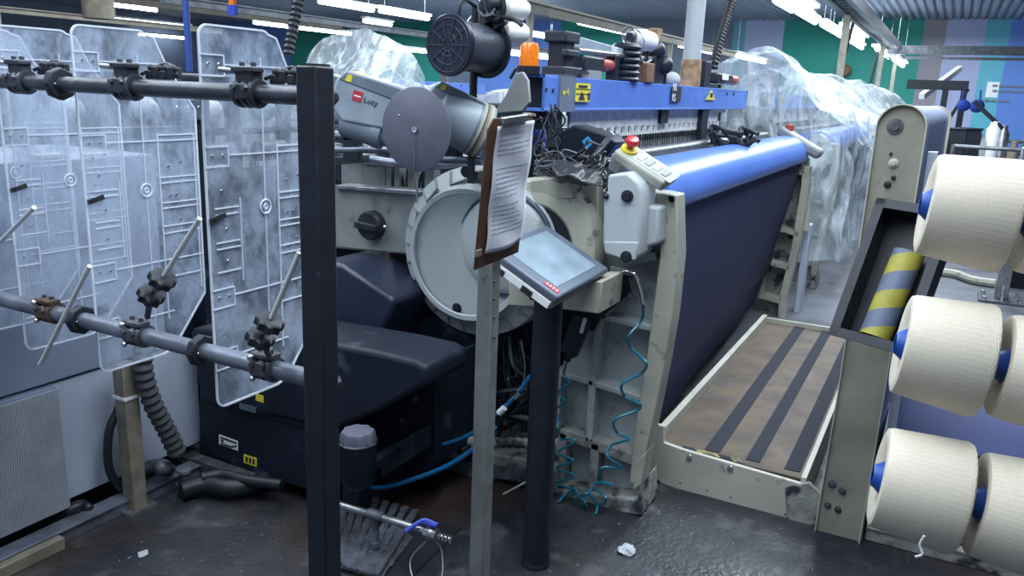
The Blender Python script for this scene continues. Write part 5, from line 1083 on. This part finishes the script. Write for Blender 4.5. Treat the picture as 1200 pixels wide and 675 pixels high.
# ================================================================== platform
PX0, PX1 = 3.07, 5.35; HP = .165
mat('plank', (.125, .085, .055), .6, var=.6, vs=5, bump=.3, bs=60, stain=((.05, .05, .06), 9, .6)); mat('anti_slip', (.012, .015, .028), .85, bump=.5, bs=200)
mat('plate_cream', (.50, .49, .42), .5, var=.18, vs=6, bump=.15, stain=((.2, .18, .14), 12, .64))
yl, yr = P(757, 518, 'x', PX0).y, P(943, 572, 'x', PX0).y
t = thing('operator_platform', 'low wooden platform with black anti-slip strips and cream metal edging beside the loom', 'platform', ((PX0 + PX1) / 2, (yl + yr) / 2, 0))
MB().box((PX0 + .03, yr + .02, .05), (PX1, yl - .05, HP)).build('deck', 'plank', t, bevel=.004)
for f0, f1 in ((.30, .41), (.60, .70), (.87, .98)):
    y0, y1 = yl - .06 + (yr + .02 - yl + .06) * f0, yl - .06 + (yr + .02 - yl + .06) * f1; MB().box((PX0 + .08, y0, HP), (PX1, y1, HP + .003)).build('anti_slip_strip', 'anti_slip', t)
# front plate with notched outline
pl_ = [P(*p, 'x', PX0) for p in ((753, 505), (769, 497), (778, 500), (778, 519), (800, 527), (952, 571), (950, 617), (905, 607), (840, 588), (775, 567), (757, 548))]
fp_ = MB().prism(pl_, (.02, 0, 0)).build('front_plate', 'plate_cream', t, bevel=.003)
for px, py in ((808, 536), (856, 549)): MB().lathe(P(px, py, 'x', PX0), -X_, [(.014, 0), (.012, .006), (0, .008)], 14).build('bolt', 'chrome', fp_)
for px, py in ((797, 566), (829, 575), (856, 583), (920, 603)): MB().lathe(P(px, py, 'x', PX0), -X_, [(.004, 0), (.003, .001)], 8).build('hole', 'black_ink', fp_)
mat('tape_dirty', (.34, .29, .07), .6, stain=((.07, .06, .05), 30, .44))
ta, tb_ = P(812, 519, 'z', HP), P(945, 556, 'z', HP)
b = MB(); b2 = MB()
for k in range(5):
    y0 = yl - .16 - k * .05
    if y0 < yr + .05: break
    (b if k % 3 else b2).prism([(PX0 + .035, y0, HP + .001), (PX0 + .035, y0 - .047, HP + .001), (PX0 + .065, y0 - .03, HP + .001), (PX0 + .065, y0 + .017, HP + .001)], (0, 0, .002))
b.each('yellow_tape', 'tape_dirty', t); b2.each('black_tape', 'anti_slip', t)
lz = P(905, 370, 'x', 5.3).z
MB().box((PX0 + .02, yl - .05, .02), (PX1, yl - .02, HP + .05)).build('side_lip', 'plate_cream', t, bevel=.003)
MB().box((PX0 + .02, yr, .02), (PX1, yr + .02, HP + .01)).box((PX1, yr, .02), (PX1 + .02, yl - .02, HP + .03)).each('edge_strip', 'plate_cream', t)
MB().prism(fp([(920, 572), (948, 566), (962, 580), (957, 617), (935, 618), (922, 606)], PX0 - .01), (.02, 0, 0)).build('corner_bracket', 'cast_dirty', t, bevel=.002)
# ================================================================== tall cream column, grey sheet over it
XC = 3.03; y0, y1 = .075, .226; hcol = 1.602; rc = (y1 - y0) / 2; ym = (y0 + y1) / 2
t = thing('sheet_column', 'tall cream round-topped steel column with a grey sheet passing over it', 'column', (XC + .5, ym, 0))
def outl(r, x, base=0, dy=0):
    o = [V((x, ym - r, base)), V((x, ym + r, base))] if False else []
    o = [V((x, ym + r + .012, base)), V((x, ym + r, .6))] + [V((x, ym + r * math.cos(R(a)), hcol - rc + r * math.sin(R(a)))) for a in range(0, 181, 12)] + [V((x, ym - r, .6)), V((x, ym - r + .005, base))]
    return o
cp_ = MB().prism(outl(rc, XC), (.012, 0, 0)).build('front_plate', 'cream_post', t, bevel=.002)
b = MB(); oo = outl(rc, XC - .012)
for p, q in zip(oo[:-1], oo[1:]): b.bar(p + V((.02, 0, 0)), q + V((.02, 0, 0)), .004, .04, up=X_) if False else b.bar(p + V((.016, 0, 0)), q + V((.016, 0, 0)), .038, .004, up=(p - V((p.x, ym, min(p.z, hcol - rc)))))
b.build('edge_flange', 'plate_cream', cp_)
for px, py, r, m in ((1049, 148, .026, 'dirty_steel'), (1047, 191, .016, 'plate_cream'), (1047, 208, .008, 'black_ink'), (1040, 216, .012, 'black_ink'), (1044, 180, .005, 'black_ink'), (975, 567, .016, 'dirty_steel'), (987, 575, .014, 'dirty_steel'), (970, 592, .013, 'dirty_steel'), (982, 597, .013, 'dirty_steel')):
    MB().lathe(P(px, py, 'x', XC - .001), -X_, [(r, 0), (r, .003), (r * .55, .005), (r * .5, .01), (0, .01)], 16).build('bolt' if m != 'black_ink' else 'hole', m, cp_)
MB().box((XC + .012, ym + rc * .9, 0), (XC + .06, ym + rc, 1.4)).box((XC + .012, ym - .02, 0), (XC + .05, ym + .02, .4)).build('stiffener', 'cream_post', t)
# grey sheet wrapped over the column tops
xs0, xs1 = XC + .02, XC + 1.95
def wrap(u, v):
    x = xs0 + (xs1 - xs0) * u; s = v * 3
    if s < 1: y, z = ym + rc * .93, .9 + (hcol - rc - .9) * s
    elif s < 2: a = PI * (s - 1); y, z = ym + rc * .93 * math.cos(a), hcol - rc + rc * .93 * math.sin(a)
    else: z = (hcol - rc) * (3 - s) + .1 * (s - 2); y = ym - rc * .93 - .0 * (s - 2)
    y -= (.05 + .03 * (1.6 - z)) * u
    return V((x, y, z))
tag(MB().grid(wrap, 6, 60).build('wrapped_sheet', 'sheet_grey', t, solid=.004), None)
for xx in (xs1, xs1 + .35):
    pts = [p - V((0, .05 * (1 if xx == xs1 else 1.25), 0)) for p in outl(rc * 1.02, xx)]; MB().prism(pts, (.03, 0, 0)).build('far_plate', 'plate_cream', t, bevel=.002)
MB().box((XC + .02, ym - rc * 1.0, 0), (xs1, ym - rc * .9, .12)).build('base_beam', 'plate_cream', t)
# navy cloth running down and forward behind the cones, its white edge strip
xa = XC + .06
def nav(u, v): return V((xa + 1.7 * u, ym - rc - .012 - .9 * v - .0, .62 - .56 * v))
a_, b_3 = P(1000, 600, 'z', .05), P(1140, 660, 'z', .05)
o = MB().grid(lambda u, v: V((xa + .05 + 2.2 * u, (ym - rc - .02) * (1 - v) - 1.6 * v, .40 - .03 * v + .0 * u)), 4, 20).build('navy_cloth', 'denim_light', None, solid=.004)
tag(o, 'stretched navy cloth lying low behind the yarn cones', 'cloth')
t2 = thing('cloth_frame', 'cream steel floor frame carrying the navy cloth at the lower right', 'frame', (xa, -.7, 0))
MB().box((xa - .03, -1.7, 0), (xa + .03, y0 - .01, .055)).box((xa - .04, -1.7, .05), (xa + .04, y0 - .01, .06)).build('floor_rail', 'cast_dirty', t2, bevel=.003)
MB().box((xa - .0, -1.7, .06), (xa + .04, y0 - .02, .37)).build('front_skirt', 'denim', t2)
MB().box((xa + .0, y0 - .05, .06), (xa + 2.2, y0 - .015, .41)).build('side_plate', 'cabinet_light', t2, bevel=.004)
MB().bar((xa + .02, y0 - .04, .4), (xa + .02, y0 - .03, 1.45), .05, .03).build('pale_strut', 'cabinet_light', t2)
# ================================================================== black tray with the striped roller
def cpx(px, py, dep): return cp(px, py, dep)
TD = 2.42
A, B_, D_ = cpx(1032, 238, TD + .02), cpx(978, 388, TD), cpx(1108, 268, TD - .12)   # top-left, bottom-left, top-right rims
e2 = (A - B_); e1 = D_ - A; e1 = e1 - e2.normalized() * e1.dot(e2.normalized()); nn = e1.cross(e2).normalized()
if nn.dot(V((0, 0, EYE)) - A) < 0: nn = -nn
W_, H_ = e1.length, e2.length; u1, u2 = e1.normalized(), e2.normalized(); O = B_; D = .1; th = .008
t = thing('black_tray', 'deep black plastic tray tilted in front of the cream column', 'tray', O)
def tb(x0, x1, y0_, y1_, z0, z1): return O + u1 * (x0 + x1) / 2 + u2 * (y0_ + y1_) / 2 + nn * (z0 + z1) / 2, u1 * (x1 - x0) / 2, u2 * (y1_ - y0_) / 2, nn * (z1 - z0) / 2
MB().obox(*tb(0, W_, 0, H_, -D, -D + th)).build('bottom', 'tray_black', t)
b = MB()
for a in ((0, th, 0, H_, -D, 0), (W_ - th, W_, 0, H_, -D, 0), (0, W_, 0, th, -D, 0), (0, W_, H_ - th, H_, -D, 0)): b.obox(*tb(*a))
b.build('wall', 'tray_black', t, bevel=.002)
b = MB()
for a in ((-.014, .014, -.014, H_ + .014, -.004, .006), (W_ - .014, W_ + .014, -.014, H_ + .014, -.004, .006), (-.014, W_ + .014, -.014, .014, -.004, .006), (-.014, W_ + .014, H_ - .014, H_ + .014, -.004, .006)): b.obox(*tb(*a))
b.build('rim', 'black_paint', t, bevel=.003)
cn = O + u1 * W_ * .5 + u2 * H_ * .5 - nn * D
MB().bar(cn + nn * .004, V((XC - .002, cn.y + .02, cn.z - .05)), .06, .04).build('bracket', 'cast_dirty', t)
# striped tube: two materials alternating in a helix
p0 = O + u1 * W_ * .50 + u2 * .02 - nn * (D - .055); p1 = O + u1 * W_ * .56 + u2 * H_ * .70 - nn * (D - .055); d = (p1 - p0); Lt = d.length; a_, b_, dd = basis(d); rt = .044
mat('stripe_yellow', (.36, .33, .05), .5, var=.25, vs=20); mat('stripe_grey', (.12, .15, .23), .5, var=.2, vs=20)
vs_, f1, f2 = [], [], []; na, nl = 96, 180
for i in range(nl + 1):
    for k in range(na): vs_.append(p0 + d * i / nl + (a_ * math.cos(2 * PI * k / na) + b_ * math.sin(2 * PI * k / na)) * rt)
for i in range(nl):
    for k in range(na):
        fce = (i * na + k, i * na + (k + 1) % na, (i + 1) * na + (k + 1) % na, (i + 1) * na + k)
        (f1 if ((i / nl * 2.3 - k / na * 1) % 1) < .5 else f2).append(fce)
t = thing('striped_tube', 'yellow and grey spiral-striped cardboard tube lying in the black tray', 'tube', p0)
MB().add(vs_, f1).build('yellow_stripe', 'stripe_yellow', t); MB().add(vs_, f2).build('grey_stripe', 'stripe_grey', t); MB().lathe(p0 + d * .004, dd, [(rt * .99, 0), (rt * .8, 0), (rt * .8, Lt * .98), (rt * .99, Lt * .98)], 30, cap=False).build('core', 'cast_beige', t)
# ================================================================== yarn cones on the creel
def yarn_mat():
    m = bpy.data.materials.new('cream_yarn'); m.use_nodes = True; nt = m.node_tree; N = nt.nodes; L = nt.links; b = N['Principled BSDF']; b.inputs['Roughness'].default_value = .9
    tc = N.new('ShaderNodeTexCoord'); out = []
    for ang in (.16, -.2):
        mp = N.new('ShaderNodeMapping'); L.new(tc.outputs['UV'], mp.inputs[0]); mp.inputs['Rotation'].default_value = (0, 0, ang)
        w = N.new('ShaderNodeTexWave'); w.wave_type = 'BANDS'; w.bands_direction = 'X'; w.inputs['Scale'].default_value = 24; w.inputs['Distortion'].default_value = 2.5; w.inputs['Detail'].default_value = 2; w.inputs['Detail Scale'].default_value = 1.5; L.new(mp.outputs[0], w.inputs[0]); out.append(w.outputs['Fac'])
    ma = N.new('ShaderNodeMath'); ma.operation = 'ADD'; L.new(out[0], ma.inputs[0]); L.new(out[1], ma.inputs[1])
    r = N.new('ShaderNodeValToRGB'); mh = N.new('ShaderNodeMath'); mh.operation = 'MULTIPLY'; mh.inputs[1].default_value = .5; L.new(ma.outputs[0], mh.inputs[0]); L.new(mh.outputs[0], r.inputs[0])
    r.color_ramp.elements[0].color = (.52, .46, .36, 1); r.color_ramp.elements[0].position = .1; r.color_ramp.elements[1].color = (.72, .66, .555, 1); r.color_ramp.elements[1].position = .6
    L.new(r.outputs[0], b.inputs['Base Color'])
    bp = N.new('ShaderNodeBump'); bp.inputs['Strength'].default_value = .35; bp.inputs['Distance'].default_value = .002; L.new(mh.outputs[0], bp.inputs['Height']); L.new(bp.outputs[0], b.inputs['Normal'])
    MT['cream_yarn'] = m
yarn_mat()
CD = 1.52   # distance of the cone rack
ax = V((.10, -1, -.09)).normalized()     # spindle direction, pointing right
def cone_proto(c, lab, tail=False):
    t = thing('yarn_cone', lab, 'yarn cone', c, 'cream yarn cones on the rack'); Lc, ra, rb = .150, .097, .107
    p0 = c - ax * Lc / 2
    prof = [(.033, .012), (.06, .006), (ra - .012, .001), (ra - .003, .004), (ra, .012), (rb, Lc - .012), (rb - .003, Lc - .004), (rb - .012, Lc), (.05, Lc - .004), (.033, Lc - .008)]
    b = MB().lathe(p0, ax, prof, 64, cap=False); o = b.build('winding', 'cream_yarn', t)
    me = o.data; uv = me.uv_layers.new(name='uv'); a_, b_, dd = basis(ax); w0 = wloc(t)
    for pl in me.polygons:
        ang = []
        for li in pl.loop_indices:
            v = me.vertices[me.loops[li].vertex_index].co + w0 - p0; h = v.dot(dd); rr = (v - dd * h); an = math.atan2(rr.dot(b_), rr.dot(a_)) / (2 * PI) % 1; ang.append([li, an, h + rr.length])
        if max(x[1] for x in ang) - min(x[1] for x in ang) > .5:
            for x in ang:
                if x[1] < .5: x[1] += 1
        for li, an, h in ang: uv.data[li].uv = (h * 2.2 * 2, an * 1.2 * 2)
    MB().lathe(p0, ax, [(.016, -.007), (.021, -.008), (.022, -.004), (.034, .012), (.03, .016), (.016, -.005)], 28, cap=False).build('tube', 'tube_blue', t)
    MB().lathe(p0 + ax * Lc, ax, [(.026, -.012), (.03, -.008), (.03, .006), (.02, .009), (.02, -.01)], 24, cap=False).build('tube_end', 'black_paint', t)
    return t
def cc_(px, py, dd=CD): return cp(px, py, dd)
pA, pB, pC = cc_(1134, 247), cc_(1104, 413, CD), cc_(1077, 571, CD)
proto = cone_proto(pB, 'cream yarn cone, middle one of the three nearest the black tray')
step_ = ax * .168
def place(p, lab): return copy_tree(proto, None, p - pB, lab)
place(pA, 'cream yarn cone at the top, left one of the top pair'); place(pC, 'cream yarn cone at the bottom, left one, with a loose yarn end hanging')
place(pB + step_, 'cream yarn cone in the middle row at the right edge'); place(pC + step_, 'cream yarn cone in the bottom row at the right edge'); place(pA + step_, 'cream yarn cone at the top right edge, mostly behind the top left cone')
t = thing('creel_rack', 'black rack with spindles carrying the cream yarn cones', 'rack', (pB + ax * .5) * 1)
for i, p in enumerate((pA, pB, pC)):
    MB().cyl(p - ax * .07, p + ax * .40, .012, n=14).build('spindle', 'black_paint', t); MB().lathe(p + ax * .081, ax, [(.02, 0), (.02, .01)], 14).build('spacer', 'black_paint', t)
m_ = pB + ax * .40; MB().box((m_.x - .03, m_.y - .03, 0), (m_.x + .03, m_.y + .03, 1.75)).build('upright', 'black_paint', t, bevel=.003)
for p in (pA, pC): q = p + ax * .40; MB().bar(q, (m_.x, m_.y, q.z), .03, .03).build('arm', 'black_paint', t)
MB().box((m_.x - .3, m_.y - .3, 0), (m_.x + .3, m_.y + .3, .02)).build('base', 'black_paint', t)
q = pC - ax * .0 - Z_ * .10; st = cp(1083, 628, CD - .1); b = MB()
b.tube([st + V((0, 0, .0)), st + V((.002, .004, -.02)), st + V((0, -.002, -.035)), st + V((.0, .008, -.044))], .0022, 6)
tag(b.build('yarn_end', 'yarn_white'), 'loose end of yarn hanging from the lowest left cone', 'yarn end')
# ================================================================== the other looms under plastic sheets
def loom_copy(dx, dy, lab): return copy_tree(loom, None, (dx, dy, 0), lab)
loom_copy(4.55, 0, 'second loom in the row, under clear plastic behind the blue beam end')
loom_copy(9.1, 0, 'third loom in the row, under clear plastic sheeting near the green wall')
PR = [(1.95, 1.15), (1.9, 1.72), (1.66, 1.86), (1.42, 1.88), (1.2, 1.75), (.95, 1.5), (.74, 1.42), (.66, 1.1), (.72, .7), (.68, .32)]
drape('plastic_sheet', 'crumpled clear plastic sheet over the second loom, right of the blue beam', 7.05, 10.9, PR, 'clear_sheet', zf=lambda x: .16 * math.exp(-((x - 7.5) / .35) ** 2) + .05 * math.sin(x * 3), seed=1, nx=70)
drape('plastic_sheet', 'clear plastic sheet over the third loom, in front of the green wall', 11.4, 15.6, PR, 'clear_sheet', zf=lambda x: .06 * math.sin(x * 2.3), seed=5)
drape('plastic_sheet', 'far white plastic sheet over a machine beside the cable tray posts', 16.2, 22, PR, 'white_sheet', zf=lambda x: .05 * math.sin(x * 2), seed=9, nx=40)
sheet_mat('tent_sheet', .9, (.66, .74, .8), .3)
PL = [(6.8, .9), (6.7, 1.4), (6.2, 1.55), (5.7, 1.55), (5.3, 1.4), (5.15, 1.2), (5.1, .7), (5.1, .3)]
def tent(name, lab, x0, x1, pk, dy, seed, h, prof=PL, msh='white_sheet'):
    for_ = [(y + dy, z) for y, z in prof]; drape(name, lab, x0, x1, for_, msh, zf=lambda x: h * math.exp(-abs(x - pk) * 3.6), seed=seed, nx=50, a=.1)
pkx = P(436, 50, 'y', 5.8).x
tent('plastic_sheet', 'white plastic sheet peaked like a tent behind the left weft feeder', pkx - 1.3, pkx + 1.5, pkx, 0, 3, .62, msh='tent_sheet')
loom_copy(pkx - 1.5 - 2.8 + .4, 4.35, 'loom hidden under the white tent-shaped sheet left of the middle')
tent('plastic_sheet', 'white plastic sheet over a machine right of the black spool', pkx + 2.9, pkx + 7.2, pkx + 4.6, 0, 7, .1)

# dark winding machine behind the left clear panels
t = thing('winding_machine', 'dark blue-grey machine seen through the left clear panels', 'machine', (3.6, 4.4, 0))
MB().box((2.0, 4.15, .1), (5.6, 4.7, .95)).build('body', 'machine_black', t, bevel=.02)
MB().box((2.0, 4.1, .0), (5.6, 4.75, .1)).build('plinth', 'black_paint', t)
for i in range(8):
    x = 2.1 + i * .48
    MB().box((x, 4.3, .95), (x + .06, 4.4, 1.62)).build('upright', 'bezel', t, bevel=.005)
    MB().cyl((x + .12, 4.22, 1.12), (x + .36, 4.22, 1.12), .07, n=20).build('roller', 'disc_grey', t)
    MB().lathe((x + .24, 4.3, 1.4), -Y_, [(.09, 0), (.085, .04), (.05, .10), (.02, .12), (.0, .12)], 20).build('bobbin', 'feeder_grey' if i % 3 else 'yarn_white', t)
for z in (1.25, 1.6): MB().cyl((2.0, 4.35, z), (5.6, 4.35, z), .025, n=12).build('cross_tube', 'bar_steel', t)
tag(MB().box((P(150, 200, 'y', 3.9).x, 3.9, 1.0), (P(225, 200, 'y', 3.9).x, 3.98, P(150, 150, 'y', 3.9).z)).build('panel_board', 'bezel'), 'dark board behind the second clear panel', 'board')
bpx = [o for o in bpy.data.objects if o.name == 'panel_board'][0]
tag(MB().box((bpx.location.x - .02, 3.92, 0), (bpx.location.x + .03, 3.96, 1.02)).build('board_post', 'bar_steel'), 'thin post under the dark board behind the second clear panel', 'post')
# ================================================================== light and exposure
w = bpy.data.worlds.new('world'); bpy.context.scene.world = w; w.use_nodes = True
w.node_tree.nodes['Background'].inputs[0].default_value = (.55, .68, .9, 1); w.node_tree.nodes['Background'].inputs[1].default_value = .25
vs = bpy.context.scene.view_settings; vs.view_transform = 'Standard'; vs.look = 'None'; vs.gamma = 1; vs.exposure = .6; vs.use_curve_mapping = False
